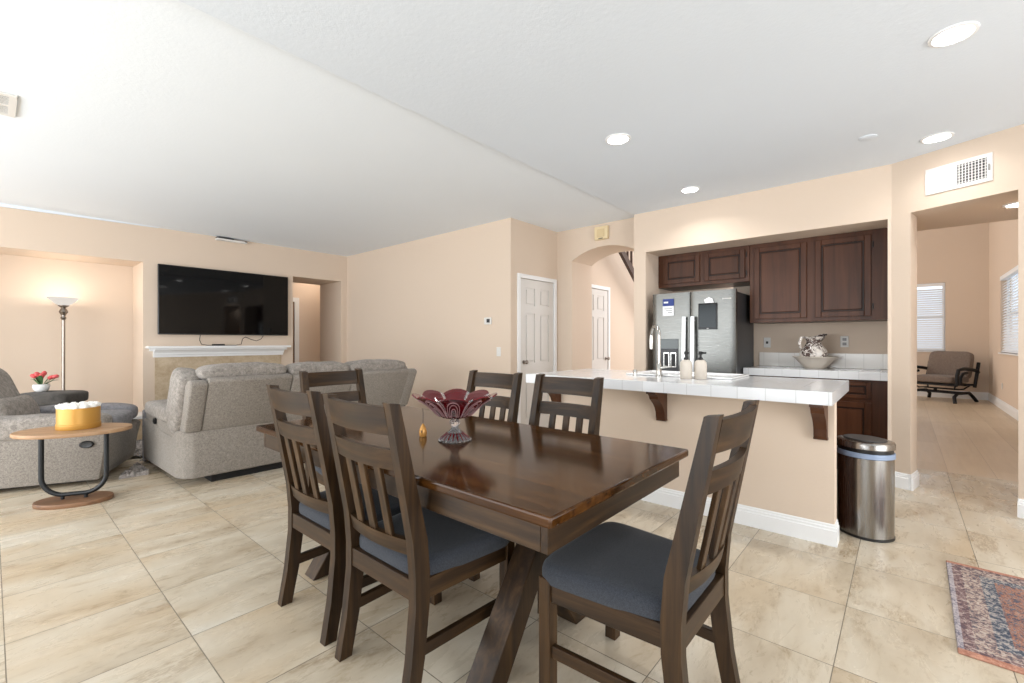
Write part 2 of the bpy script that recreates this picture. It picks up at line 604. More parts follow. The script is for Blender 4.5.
    def build(s, name, mats, parent=None, smooth=35):
        me = bpy.data.meshes.new(name)
        me.from_pydata(s.v, [], s.f)
        bm = bmesh.new()
        bm.from_mesh(me)
        bmesh.ops.remove_doubles(bm, verts=bm.verts[:], dist=1e-6)
        bmesh.ops.recalc_face_normals(bm, faces=bm.faces[:])
        bm.to_mesh(me)
        bm.free()
        if not isinstance(mats, (list, tuple)):
            mats = [mats]
        for m in mats:
            me.materials.append(m)
        if len(mats) > 1 and len(me.polygons) == len(s.mi):
            for p, i in zip(me.polygons, s.mi):
                p.material_index = i
        if smooth:
            me.polygons.foreach_set('use_smooth', [True] * len(me.polygons))
            me.set_sharp_from_angle(angle=math.radians(smooth))
        o = bpy.data.objects.new(name, me)
        COL.objects.link(o)
        if parent is not None:
            o.parent = parent
        return o


def tag(o, label, cat, group=None):
    o['label'] = label
    o['category'] = cat
    if group:
        o['group'] = group
    return o


def thing(name, label, cat, loc=(0, 0, 0), rz=0.0, group=None):
    o = bpy.data.objects.new(name, None)
    o.empty_display_size = 0.1
    COL.objects.link(o)
    o.location = loc
    o.rotation_euler = (0, 0, rz)
    return tag(o, label, cat, group)


def struct(name, mb, mats, parent=None, smooth=0):
    o = mb.build(name, mats, parent, smooth)
    if parent is None:
        o['kind'] = 'structure'
    return o


def copy_thing(o, loc, rz, label):
    c = o.copy()
    COL.objects.link(c)
    c.location = loc
    c.rotation_euler = (0, 0, rz)
    c['label'] = label
    for ch in list(o.children):
        d = ch.copy()
        COL.objects.link(d)
        d.parent = c
        for g in list(ch.children):
            h = g.copy()
            COL.objects.link(h)
            h.parent = d
    return c


# ================================================================== SETTING
KZ = 2.745   # kitchen / dining ceiling
LZ = 2.775   # living room ceiling
struct('floor', MB().box(-3.6, 5.9, -4.0, 9.6, -0.12, 0), M['tile'])
struct('floor_planks', MB().box(5.9, 14.0, -1.6, 5.2, -0.12, 0), M['plank'])
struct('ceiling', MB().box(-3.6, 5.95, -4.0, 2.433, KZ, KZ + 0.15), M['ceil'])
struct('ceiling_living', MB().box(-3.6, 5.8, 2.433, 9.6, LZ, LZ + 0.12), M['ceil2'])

# north wall (television wall) with the lamp niche and the doorway
n = MB()
YN = 7.65
n.box(1.335, 3.29, YN, 8.35, 0, LZ)
n.box(4.14, 4.25, YN, 8.44, 0, LZ)
n.box(-0.95, 1.335, YN, 8.35, 2.292, LZ)
n.box(3.29, 4.14, YN, 8.44, 2.312, LZ)
n.box(-3.6, -0.95, YN, 8.35, 0, LZ)
n.box(-0.95, 1.335, 8.29, 8.35, 0, 2.292)
struct('wall_north', n, M['wall'])
struct('wall_north_passage', MB().box(2.6, 5.6, 9.35, 9.45, 0, LZ).box(4.9, 5.0, 8.44, 9.35, 0, LZ).box(2.5, 2.6, 8.35, 9.45, 0, LZ), M['wall'])
# tapering white wedge where the television wall meets the ceiling
struct('trim_1', MB().prism([(-1.7, LZ), (1.5, LZ), (1.5, LZ - 0.006), (-1.7, LZ - 0.07)], 'y', YN - 0.03, YN + 0.01), M['ceil'])

# thermostat wall block with the closet door in its south face
e = MB()
XE = 4.25
e.box(XE, 5.25, 3.74, YN, 0, LZ)
e.box(XE, 4.43, 3.70, 3.74, 0, LZ)
e.box(5.17, 5.25, 3.70, 3.74, 0, LZ)
e.box(4.43, 5.17, 3.70, 3.74, 2.05, LZ)
struct('wall_east_living', e, M['wall'])


def six_panel_door(name, x0, x1, y, z1, wall_y, knob_x, face=-1):
    """six panel door in a wall facing -Y: casing, slab with panels, knob"""
    d = MB()
    t = 0.025
    d.box(x0, x1, y, y + 0.03, 0.008, z1)
    W = x1 - x0
    st = 0.115 * W / 0.75
    pw = (W - 3 * st) / 2
    rows = [(0.22, 0.80), (0.95, 1.60), (1.70, 1.93)]
    # recessed grooves shown as raised stiles/rails plus raised panel fields
    yy = y - 0.010
    d.box(x0, x0 + st, yy, y, 0.008, z1).box(x1 - st, x1, yy, y, 0.008, z1)
    d.box(x0 + st + pw, x0 + 2 * st + pw, yy, y, 0.008, z1)
    zs = [0.008] + [q for r in rows for q in r] + [z1]
    for i in range(0, len(zs), 2):
        for xa in (x0 + st, x0 + 2 * st + pw):
            d.box(xa, xa + pw, yy, y, zs[i], zs[i + 1])
    for (a, b) in rows:
        for xa in (x0 + st, x0 + 2 * st + pw):
            d.box(xa + 0.022, xa + pw - 0.022, yy + 0.001, y, a + 0.022, b - 0.022, 0.006)
    o = struct(name, d, M['door'])
    c = MB()
    cw = 0.06
    yf = wall_y - 0.016
    c.box(x0 - cw, x0 - 0.004, yf, wall_y + 0.01, 0, z1 + cw, 0.004)
    c.box(x1 + 0.004, x1 + cw, yf, wall_y + 0.01, 0, z1 + cw, 0.004)
    c.box(x0 - 0.004, x1 + 0.004, yf, wall_y + 0.01, z1 + 0.006, z1 + cw, 0.004)
    c.build('door_casing', M['trim'], o, 30)
    k = MB()
    k.lathe([(0.026, 0), (0.026, 0.006), (0.010, 0.010), (0.010, 0.030), (0.024, 0.038), (0.027, 0.052), (0.02, 0.064), (0.0, 0.068)], 20)
    k.xf(Matrix.Translation((knob_x, yy, 0.965)) @ Matrix.Rotation(PI / 2, 4, 'X'))
    k.build('door_knob', M['nickel'], o, 40)
    return o


six_panel_door('door_1', 4.435, 5.165, 3.712, 2.04, 3.70, 4.51)

# arch wall
A = MB()
XA0, XA1 = 5.25, 5.773
y0, y1, zsp, rise = 2.45, 3.453, 2.335, 0.145
pts = []
hw = (y1 - y0) / 2
R = (hw * hw + rise * rise) / (2 * rise)
cz = zsp + rise - R
for i in range(25):
    a = -math.asin(hw / R) + 2 * math.asin(hw / R) * i / 24
    pts.append(((y0 + y1) / 2 + R * math.sin(a), cz + R * math.cos(a)))
for i in range(24):
    (ya, za), (yb, zb) = pts[i], pts[i + 1]
    A.prism([(ya, za), (yb, zb), (yb, LZ), (ya, LZ)], 'x', XA0, XA1)
A.box(XA0, XA1, 3.453, 3.70, 0, LZ)
struct('wall_arch', A, M['wall'])

# kitchen wall with the recess for refrigerator and cabinets
XK = 5.04
k = MB()
k.box(XK, 5.97, 2.287, 2.433, 0, KZ)
k.box(5.87, 5.97, 0.10, 2.287, 0, KZ)
k.box(XK, 5.87, 0.10, 2.287, 2.28, KZ)
k.prism([(XK, 0.10), (XK, 0.075), (4.984, -0.046), (5.20, -0.090), (5.24, -0.02), (5.87, -0.02), (5.87, 0.10)], 'z', 0, KZ)
struct('wall_kitchen', k, M['wall'])
k = MB()
k.prism([(4.984, -0.046), (4.58, -0.917), (5.87, -1.5), (5.87, -0.021), (5.241, -0.021), (5.20, -0.090)], 'z', 2.297, KZ)
struct('wall_passage_header', k, M['wall'])
k = MB()
k.prism([(4.722, -0.611), (3.2, -3.9), (5.0, -3.9), (5.6, -1.04)], 'z', 0, KZ)
struct('wall_angled', k, M['wall'])

# living wall closing the room behind the camera
k = MB()
for (a, b) in ((-4.0, -0.95), (7.7, 8.4)):
    k.box(-3.6, -3.4, a, b, 0, LZ)
k.box(-3.6, -3.4, -0.95, 7.7, 2.25, LZ)
struct('wall_west', k, M['wall'])
k = MB()
k.box(-3.6, -1.4, -3.9, -3.7, 0, KZ).box(3.4, 4.5, -3.9, -3.7, 0, KZ).box(-1.4, 3.4, -3.9, -3.7, 2.25, KZ)
struct('wall_south', k, M['wall'])

# stair hall behind the arch
h = MB()
h.box(5.773, 5.86, 3.50, 3.62, 0, 5.0).box(5.86, 6.34, 3.54, 3.62, 0, 5.0).box(6.34, 9.6, 3.50, 3.62, 0, 5.0).box(5.86, 6.34, 3.50, 3.54, 2.03, 5.0)
struct('wall_hall_north', h, M['wall'])
struct('wall_hall_east', MB().box(9.6, 9.72, 0.6, 3.62, 0, 5.0), M['wall'])
struct('wall_hall_upper', MB().box(5.70, 5.80, 2.433, 3.62, LZ + 0.12, 5.0), M['wall'])
six_panel_door('door_2', 5.60, 6.335, 3.512, 2.02, 3.50, 6.275)

# far room seen through the passage
f = MB()
f.box(13.7, 13.85, -1.5, -0.70, 0, 5.0).box(13.7, 13.85, 0.22, 5.0, 0, 5.0)
f.box(13.7, 13.85, -0.70, 0.22, 0, 1.02).box(13.7, 13.85, -0.70, 0.22, 2.53, 5.0)
struct('wall_far_east', f, M['wall'])
f = MB()
f.box(5.9, 10.15, -1.5, -1.36, 0, 5.0).box(12.21, 13.85, -1.5, -1.36, 0, 5.0)
f.box(10.15, 12.21, -1.5, -1.36, 0, 1.03).box(10.15, 12.21, -1.5, -1.36, 2.43, 5.0)
struct('wall_far_south', f, M['wall'])
struct('ceiling_far_room', MB().box(5.97, 14.0, -1.5, 5.0, 5.0, 5.1), M['ceil'])
struct('wall_far_north', MB().box(6.0, 14.0, 4.9, 5.0, 0, 5.0), M['wall'])


def baseboard(name, p0, p1, nrm, h=0.13, t=0.016):
    """moulded skirting board from p0 to p1 (floor points), nrm = outward horizontal normal"""
    b = MB()
    prof = [(0, 0), (t, 0), (t, h * 0.70), (t * 0.72, h * 0.74), (t * 0.72, h * 0.84), (t * 0.45, h * 0.88), (t * 0.45, h * 0.95), (t * 0.2, h), (0, h)]
    d = Vector((p1[0] - p0[0], p1[1] - p0[1], 0))
    L = d.length
    d.normalize()
    nn = Vector((nrm[0], nrm[1], 0)).normalized()
    m = Matrix((d, nn, Vector((0, 0, 1)))).transposed().to_4x4()
    m.translation = Vector((p0[0], p0[1], 0))
    b.prism([(a, c) for a, c in prof], 'x', 0, L, mat4=m)
    return struct(name, b, M['trim'], None, 0)


baseboard('baseboard_pillar', (XK, 0.11), (4.984, -0.046), (-0.907, 0.42))
baseboard('baseboard_jamb', (4.972, -0.045), (5.20, -0.090), (-0.2, -1))
baseboard('baseboard_angled', (4.722, -0.611), (4.4, -1.3), (-0.907, 0.42))
baseboard('baseboard_far_east', (13.7, -1.36), (13.7, 4.9), (-1, 0), 0.16)
baseboard('baseboard_far_south', (5.9, -1.36), (13.7, -1.36), (0, 1), 0.16)
baseboard('baseboard_east', (XE, 3.70), (XE, YN), (-1, 0))
baseboard('baseboard_hall', (6.4, 3.50), (9.6, 3.50), (0, -1))

# fireplace (built in): tile surround, mantel moulding, raised hearth
struct('trim_2', MB().box(1.46, 1.92, YN - 0.012, YN, 0.3, 1.02).box(2.64, 3.10, YN - 0.012, YN, 0.3, 1.02).box(1.92, 2.64, YN - 0.012, YN, 0.70, 1.02), M['stone'])
struct('trim_3', MB().box(1.92, 2.64, YN - 0.006, YN, 0.3, 0.70), M['firebox'])  # flat black panel in place of the firebox opening
hh = struct('trim_4', MB().box(0.86, 3.24, 7.22, YN, 0, 0.26), M['stone'])
MB().box(0.84, 3.26, 7.20, YN, 0.26, 0.30, 0.006).build('hearth_slab', M['porc'], hh, 30)  # white colour stands in for the reflection on the hearth top
mt = MB()
prof = [(YN, 1.015), (7.615, 1.015), (7.612, 1.045), (7.59, 1.05), (7.585, 1.075), (7.56, 1.10), (7.53, 1.115), (7.525, 1.13), (7.505, 1.133), (7.505, 1.165), (YN, 1.165)]
mt.prism(prof, 'x', 1.44, 3.12)
# returns: the shelf overhangs each end
mt.box(1.40, 1.44, 7.56, YN, 1.10, 1.165).box(3.12, 3.16, 7.56, YN, 1.10, 1.165)
mt.box(1.36, 3.20, 7.50, YN, 1.135, 1.167, 0.004)
struct('trim_5', mt, M['trim'])

# passage door seen through the doorway beside the television
pd = struct('door_3', MB().box(3.22, 4.03, 9.315, 9.345, 0, 2.03), M['hdoor'])
MB().box(4.04, 4.13, 9.31, 9.352, 0, 2.12).box(3.12, 3.21, 9.31, 9.352, 0, 2.12).box(3.21, 4.04, 9.31, 9.352, 2.035, 2.12).build('door_casing', M['trim'], pd, 0)


# windows with blinds in the far room
def window(name, axis, a0, a1, z0, z1, plane, out):
    """sash frame and glass in a wall; axis 'y' = wall facing -X, 'x' = wall facing +Y"""
    fr = MB()
    def bx(mb, p0, p1, q0, q1, d0, d1):
        if axis == 'y':
            mb.box(d0, d1, p0, p1, q0, q1)
        else:
            mb.box(p0, p1, d0, d1, q0, q1)
    lo, hi = sorted((plane + out * 0.075, plane + out * 0.115))
    t = 0.045
    bx(fr, a0, a1, z0, z0 + t, lo, hi)
    bx(fr, a0, a1, z1 - t, z1, lo, hi)
    bx(fr, a0, a0 + t, z0 + t, z1 - t, lo, hi)
    bx(fr, a1 - t, a1, z0 + t, z1 - t, lo, hi)
    bx(fr, a0 + t, a1 - t, (z0 + z1) / 2 - 0.02, (z0 + z1) / 2 + 0.02, lo, hi)
    o = struct(name, fr, M['trim'])
    g = MB()
    bx(g, a0 + t, a1 - t, z0 + t, z1 - t, (lo + hi) / 2 - 0.003, (lo + hi) / 2 + 0.003)
    g.build('window_pane', M['pane'], o, 0)
    s = MB()
    slo, shi = sorted((plane - out * 0.03, plane + out * 0.07))
    bx(s, a0 - 0.03, a1 + 0.03, z0 - 0.025, z0, slo, shi)
    s.build('window_sill', M['trim'], o, 0)
    return o


window('window_1', 'y', -0.70, 0.22, 1.02, 2.53, 13.7, 1)
window('window_2', 'x', 10.15, 12.21, 1.03, 2.43, -1.36, -1)


def blinds(label, axis, a0, a1, z0, z1, plane, into, tilt):
    """horizontal slat blind; `into` points from the wall into the room"""
    c = plane - into * 0.035
    def P(a, d, z):
        return (d, a, z) if axis == 'y' else (a, d, z)
    base = P((a0 + a1) / 2, c, z0)
    t = thing('window_blind', label, 'blind', base)
    inv = Matrix.Translation(-Vector(base))
    def bar(mb, d0, d1, q0, q1, aa, bb):
        if axis == 'y':
            mb.box(min(d0, d1), max(d0, d1), aa, bb, q0, q1)
        else:
            mb.box(aa, bb, min(d0, d1), max(d0, d1), q0, q1)
    hr = MB()
    bar(hr, c - 0.03, c + 0.045 * into + 0.0, z1 - 0.07, z1, a0, a1)
    hr.xf(inv).build('headrail', M['blind'], t, 0)
    br = MB()
    bar(br, c - 0.025, c + 0.025, z0, z0 + 0.022, a0 + 0.005, a1 - 0.005)
    br.xf(inv).build('bottom_rail', M['blind'], t, 0)
    sl = MB()
    nn = int((z1 - z0 - 0.1) / 0.048)
    for i in range(nn):
        z = z0 + 0.05 + i * 0.048
        ca, sa = math.cos(tilt) * 0.025, math.sin(tilt) * 0.025
        th = 0.0015
        q = [(-ca * into, -sa - th), (ca * into, sa - th), (ca * into, sa + th), (-ca * into, -sa + th)]
        if axis == 'y':
            sl.prism([(c + u, z + v) for u, v in q], 'y', a0 + 0.006, a1 - 0.006)
        else:
            sl.prism([(c + u, z + v) for u, v in q], 'x', a0 + 0.006, a1 - 0.006)
    sl.xf(inv).build('slats', M['blind'], t, 0)
    return t


blinds('white slatted window blind on the wall behind the taupe glider seat', 'y', -0.69, 0.21, 1.03, 2.52, 13.7, -1, math.radians(-52))
blinds('white slatted window blind on the side wall at the far right, above the outlet', 'x', 10.16, 12.20, 1.04, 2.42, -1.36, 1, math.radians(-52))

# ================================================================== DINING TABLE
TX, TY, TZ = 1.435, 1.705, 0.772
X0, X1, Y0, Y1 = 0.95, 1.95, 0.69, 2.67
t = thing('dining_table', 'dark walnut rectangular dining table with trestle legs ringed by six chairs', 'table', (TX, TY, 0))
I = Matrix.Translation((-TX, -TY, 0))
m = MB()
m.box(X0, X1, Y0, Y1, 0.740, TZ, 0.007, None, 2)
m.xf(I).build('tabletop', M['top'], t, 20)
ins = 0.03
for (xa, xb, ya, yb, mt_) in ((X0 + ins, X1 - ins, Y0 + ins, Y0 + ins + 0.025, 'wx'), (X0 + ins, X1 - ins, Y1 - ins - 0.025, Y1 - ins, 'wx'),
                             (X0 + ins, X0 + ins + 0.025, Y0 + ins + 0.025, Y1 - ins - 0.025, 'wy'), (X1 - ins - 0.025, X1 - ins, Y0 + ins + 0.025, Y1 - ins - 0.025, 'wy')):
    MB().box(xa, xb, ya, yb, 0.655, 0.7405, 0.002).xf(I).build('apron', M[mt_], t, 20)
for yc in (1.12, 2.338):
    for sgn, dy in ((-1, 0.0), (1, 0.0)):
        m = MB()
        # slanted trestle leg, cut flat at foot and head
        xf_, xt = TX + sgn * 0.29, TX - sgn * 0.165
        w2 = 0.06
        m.prism([(xf_ - w2, 0), (xf_ + w2, 0), (xt + w2, 0.66), (xt - w2, 0.66)], 'y', yc - 0.052 + (0.002 if sgn > 0 else 0), yc + 0.052 - (0.002 if sgn > 0 else 0), 0.004)
        m.xf(I).build('trestle_leg', M['wz'], t, 20)
    m = MB()
    m.box(TX - 0.36, TX + 0.36, yc - 0.045, yc + 0.045, 0.66, 0.735, 0.003)
    m.xf(I).build('trestle_head', M['wx'], t, 20)
m = MB()
m.box(TX - 0.025, TX + 0.025, 1.10, 2.36, 0.575, 0.661, 0.003)
m.xf(I).build('stretcher', M['wy'], t, 20)


# ================================================================== DINING CHAIRS
def make_chair(label, loc, rz, group):
    """faces local +x; origin on the floor under the seat centre"""
    t = thing('dining_chair', label, 'chair', loc, rz, group)
    rx = -0.25
    hw, hwt, fw = 0.2275, 0.22, 0.25
    # rear leg + back post profile (x, z): foot, knee at seat, top raked back
    for s in (-1, 1):
        m = MB()
        front = [(-0.222, 0.0), (-0.19, 0.16), (-0.168, 0.34), (-0.166, 0.44), (-0.176, 0.56), (-0.285, 1.028)]
        back = [(-0.272, 0.0), (-0.244, 0.16), (-0.226, 0.34), (-0.226, 0.44), (-0.236, 0.56), (-0.325, 1.034)]
        poly = front + back[::-1]
        y0_, y1_ = (hw - 0.040, hw) if s > 0 else (-hw, -hw + 0.040)
        # build by quads so that the concave outline stays clean
        n = len(front)
        vs = []
        for (yy) in (y0_, y1_):
            for i in range(n):
                k = (front[i][1] / 1.03)
                o = -s * (hw - hwt) * k
                vs.append((front[i][0], yy + o, front[i][1]))
                vs.append((back[i][0], yy + o, back[i][1]))
        fs = []
        N = 2 * n
        for i in range(n - 1):
            a, b, c, d = 2 * i, 2 * i + 1, 2 * i + 3, 2 * i + 2
            fs.append((a, b, c, d))
            fs.append((N + a, N + d, N + c, N + b))
            fs.append((a, d, N + d, N + a))
            fs.append((b, N + b, N + c, c))
        fs.append((0, N, N + 1, 1))
        fs.append((N - 2, N - 1, 2 * N - 1, 2 * N - 2))
        m._add(vs, fs)
        m.build('rear_leg', M['wz'], t, 25)
        m = MB()
        ya, yb = (fw - 0.046, fw) if s > 0 else (-fw, -fw + 0.046)
        m.box(0.204, 0.25, ya, yb, 0, 0.43, 0.002)
        m.build('front_leg', M['wz'], t, 20)
        # low side stretcher and seat side rail
        m = MB()
        m.beam((-0.205, s * (hw - 0.02), 0.185), (0.206, s * (fw - 0.022), 0.185), 0.022, 0.042, (0, 1, 0), 0.002)
        m.build('stretcher', M['wx'], t, 20)
        m = MB()
        m.beam((-0.18, s * (hw - 0.02), 0.388), (0.206, s * (fw - 0.022), 0.388), 0.026, 0.07, (0, 1, 0), 0.002)
        m.build('seat_rail', M['wx'], t, 20)
    m = MB()
    m.box(0.212, 0.240, -fw + 0.046, fw - 0.046, 0.353, 0.423, 0.002)
    m.build('seat_rail', M['wy'], t, 20)
    m = MB()
    m.box(-0.222, -0.196, -hw + 0.04, hw - 0.04, 0.353, 0.423, 0.002)
    m.build('seat_rail', M['wy'], t, 20)
    # cushion: trapezoid with rounded edges and a slight crown
    m = MB()
    nx, ny = 18, 18
    top, bot = [], []
    for zside in (1, 0):
        pass
    def outline(u, v):
        # u 0..1 back->front, v -1..1
        hwid = 0.212 + (0.262 - 0.212) * min(1, u * 1.6)
        x = -0.205 + 0.475 * u
        # round the front corners
        r = 0.05
        return x, v * hwid
    vs, fs = [], []
    prof = [(0.0, 0.985, 0.424), (0.0, 1.0, 0.436), (0.0, 1.0, 0.462), (0.0, 0.985, 0.476), (0.0, 0.95, 0.486), (0.0, 0.85, 0.491), (0.0, 0.6, 0.495), (0.0, 0.3, 0.496), (0.0, 0.02, 0.497)]
    K = 64
    def rim(a, s):
        # superellipse outline, wider at the front
        ca, sa = math.cos(a), math.sin(a)
        e = 0.28
        px = math.copysign(abs(ca) ** e, ca)
        py = math.copysign(abs(sa) ** e, sa)
        x = 0.031 + 0.236 * px * s
        hwid = 0.238 + 0.024 * px
        if px < -0.9:
            hwid = min(hwid, 0.214)
        return x, hwid * py * s
    for (_, s_, z_) in prof:
        for i in range(K):
            x, y = rim(2 * PI * i / K, s_)
            vs.append((x, y, z_ - 0.012 + (0.006 * math.cos(y * 5))))
    for j in range(len(prof) - 1):
        for i in range(K):
            i2 = (i + 1) % K
            fs.append((j * K + i, j * K + i2, (j + 1) * K + i2, (j + 1) * K + i))
    fs.append(tuple(range(K))[::-1])
    fs.append(tuple((len(prof) - 1) * K + i for i in range(K)))
    m._add(vs, fs)
    m.build('seat', M['seat'], t, 50)

    # curved rails between the posts; z range -> x from the rake
    def xat(z):
        return -0.206 - 0.108 * (z - 0.50) / 0.53
    def rail(name, z0, z1, th, sag, crown=0.0):
        m = MB()
        vs, fs = [], []
        n = 12
        for i in range(n + 1):
            v = -1 + 2 * i / n
            y = v * 0.186
            b = sag * (1 - v * v)
            zt = z1 + crown * (1 - v * v)
            vs += [(xat(z0) + th / 2 - b, y, z0), (xat(z0) - th / 2 - b, y, z0), (xat(zt) - th / 2 - b, y, zt), (xat(zt) + th / 2 - b, y, zt)]
        for i in range(n):
            for k in range(4):
                k2 = (k + 1) % 4
                fs.append((i * 4 + k, i * 4 + k2, (i + 1) * 4 + k2, (i + 1) * 4 + k))
        fs.append((0, 1, 2, 3))
        fs.append((n * 4 + 3, n * 4 + 2, n * 4 + 1, n * 4))
        m._add(vs, fs)
        m.build(name, M['wy'], t, 30)
    rail('top_rail', 0.925, 1.020, 0.024, 0.022)
    rail('middle_rail', 0.805, 0.875, 0.022, 0.022)
    rail('lower_rail', 0.505, 0.560, 0.024, 0.022)
    for yv in (-0.092, 0.0, 0.092):
        m = MB()
        b = 0.022 * (1 - (yv / 0.186) ** 2)
        m.beam((xat(0.555) - b, yv, 0.553), (xat(0.81) - b, yv, 0.812), 0.040, 0.014, (0, 1, 0), 0.002)
        m.build('back_slat', M['wz'], t, 20)
    return t


G = 'dining chairs around the walnut table'
c1 = make_chair('walnut dining chair at the near long table edge, the one closer to the grey sofa', (1.155, 1.99, 0), 0, G)
copy_thing(c1, (1.15, 1.445, 0), 0, 'walnut dining chair at the near long table edge, beside the slanted trestle leg')
copy_thing(c1, (1.475, 0.69, 0), PI / 2, 'walnut dining chair at the near short end of the table, its whole blue-grey seat showing')
copy_thing(c1, (1.56, 2.70, 0), -PI / 2, 'walnut dining chair at the far short end of the table, backed by the sofa')
copy_thing(c1, (1.87, 2.03, 0), PI, 'walnut dining chair across the table, its back before the closet door')
copy_thing(c1, (1.87, 1.455, 0), PI, 'walnut dining chair across the table, its back before the island counter')

# ================================================================== CENTREPIECE BOWL AND ORNAMENT
b = thing('pedestal_bowl', 'ruby and clear cut glass footed bowl with flared scalloped rim on the dining table', 'bowl', (1.415, 1.575, TZ))
NP = 8
m = MB()
n = NP * 8
rows = [(0.024, 0.104), (0.062, 0.108), (0.084, 0.122), (0.112, 0.150), (0.140, 0.176), (0.166, 0.194), (0.190, 0.206)]


def petal(a, r, z):
    ph = (a * NP / (2 * PI)) % 1.0
    k = abs(math.cos(PI * ph))
    f = max(0, (r - 0.06) / 0.14)
    return r * (1 - 0.07 * f * (1 - k * 2) - 0.02), z + 0.020 * f * (k - 0.6)


vs, fs, mi = [], [], []
inner = [(r - 0.004, z + 0.006) for r, z in rows][::-1] + [(0.0, 0.122)]
prof = [(0.0, 0.108)] + rows + inner
for (r, z) in prof:
    for i in range(n):
        a = 2 * PI * i / n
        rr, zz = petal(a, r, z)
        vs.append((rr * math.cos(a), rr * math.sin(a), zz))
for j in range(len(prof) - 1):
    for i in range(n):
        fs.append((j * n + i, j * n + (i + 1) % n, (j + 1) * n + (i + 1) % n, (j + 1) * n + i))
        q = i % 8
        jj = j if j <= len(rows) else len(prof) - 1 - j
        clear = (q == 4 and jj > 2) or (jj == 3 and q in (7, 0)) or (jj == 2 and q in (6, 1))
        mi.append(1 if clear else 0)
m.v, m.f, m.mi = vs, fs, mi
o = bpy.data.meshes.new('glass_bowl')
o.from_pydata(vs, [], fs)
for mm in (M['rubyg'], M['clearg']):
    o.materials.append(mm)
for p, i in zip(o.polygons, mi):
    p.material_index = i
ob = bpy.data.objects.new('glass_bowl', o)
COL.objects.link(ob)
ob.parent = b
m = MB()


def bowl_pt(a, u):
    q = max(0.0, min(0.999, u)) * (len(rows) - 1)
    j = int(q)
    r_ = rows[j][0] + (rows[j + 1][0] - rows[j][0]) * (q - j)
    z_ = rows[j][1] + (rows[j + 1][1] - rows[j][1]) * (q - j)
    rr, zz = petal(a, r_, z_)
    return Vector((rr * math.cos(a) * 1.012, rr * math.sin(a) * 1.012, zz - 0.001))


for p_ in range(NP):
    a0 = 2 * PI * p_ / NP
    for ww, top in ((0.26, 0.80), (0.19, 0.68), (0.12, 0.56)):
        m.tube([bowl_pt(a0 + ww * math.cos(q * PI / 12), 0.30 + (top - 0.30) * math.sin(q * PI / 12)) for q in range(13)], 0.0017, 6)
    m.tube([bowl_pt(a0 + PI / NP, 0.30 + 0.69 * q / 8) for q in range(9)], 0.0026, 6)
m.build('etched_arcs', M['etch'], b, 60)
m = MB()
m.lathe([(0.0, 0.0), (0.072, 0.0), (0.074, 0.006), (0.058, 0.018), (0.034, 0.036), (0.020, 0.052), (0.015, 0.064), (0.024, 0.076), (0.026, 0.088), (0.018, 0.096), (0.022, 0.106), (0.0, 0.107)], 36,
        fn=lambda a, r, z: (r * (1 + (0.05 * math.cos(a * 18) if z < 0.04 else 0)), z))
m.build('foot_stem', M['clearg'], b, 40)
m = MB()
for i in range(18):
    a = 2 * PI * i / 18
    m.tube([(0.070 * math.cos(a), 0.070 * math.sin(a), 0.008), (0.036 * math.cos(a), 0.036 * math.sin(a), 0.037)], 0.0032, 6)
m.build('ruby_foot_stripes', M['rubyg'], b, 40)

b = thing('hanging_ornament', 'small amber teardrop ornament with thin upright stem on the table beside the glass bowl', 'ornament', (1.372, 1.757, TZ))
m = MB()
m.lathe([(0.0, 0), (0.016, 0.0), (0.0185, 0.010), (0.0185, 0.024), (0.014, 0.040), (0.008, 0.052), (0.004, 0.060), (0.0, 0.061)], 24)
m.build('teardrop_body', M['amber'], b, 50)
m = MB()
m.tube([(0, 0, 0.058), (0.001, 0, 0.10), (0.0, 0.001, 0.135)], 0.0014, 6)
m.build('thin_stem', M['slot'], b, 50)
m = MB()
m.lathe([(0.0, 0), (0.007, 0.0), (0.006, 0.002), (0.0, 0.003)], 16)
m.xf(Matrix.Translation((-0.0150, -0.0085, 0.026)) @ Matrix.Rotation(math.radians(-119.5), 4, 'Z') @ Matrix.Rotation(PI / 2, 4, 'X') @ Matrix.Rotation(PI / 2, 4, 'Z'))
m.build('dark_medallion', M['stairw'], b, 40)

# ================================================================== ISLAND
t = thing('kitchen_island', 'beige half-wall kitchen island with white moulded baseboard under the white tile counter', 'island', (3.6, 1.36, 0))
I = Matrix.Translation((-3.6, -1.36, 0))
m = MB().box(3.321, 3.44, 0.312, 2.43, 0, 0.876)
m.xf(I).build('half_wall', M['wall'], t, 0)
m = MB().box(3.44, 4.0, 0.365, 2.43, 0.09, 0.876, 0.003).box(3.44, 3.94, 0.375, 2.42, 0, 0.09)
m.xf(I).build('base_cabinet', M['cabz'], t, 20)


def isl_board(p0, p1, nrm, e0=0, e1=0):
    t_, h = 0.014, 0.130
    prof = [(0, 0), (t_, 0), (t_, h * 0.70), (t_ * 0.72, h * 0.74), (t_ * 0.72, h * 0.84), (t_ * 0.45, h * 0.88), (t_ * 0.45, h * 0.95), (t_ * 0.2, h), (0, h)]
    d = Vector((p1[0] - p0[0], p1[1] - p0[1], 0))
    L = d.length
    d.normalize()
    nn = Vector((nrm[0], nrm[1], 0))
    mt_ = Matrix((d, nn, Vector((0, 0, 1)))).transposed().to_4x4()
    mt_.translation = Vector((p0[0], p0[1], 0))
    return MB().prism(prof, 'x', -e0, L + e1, mat4=mt_)


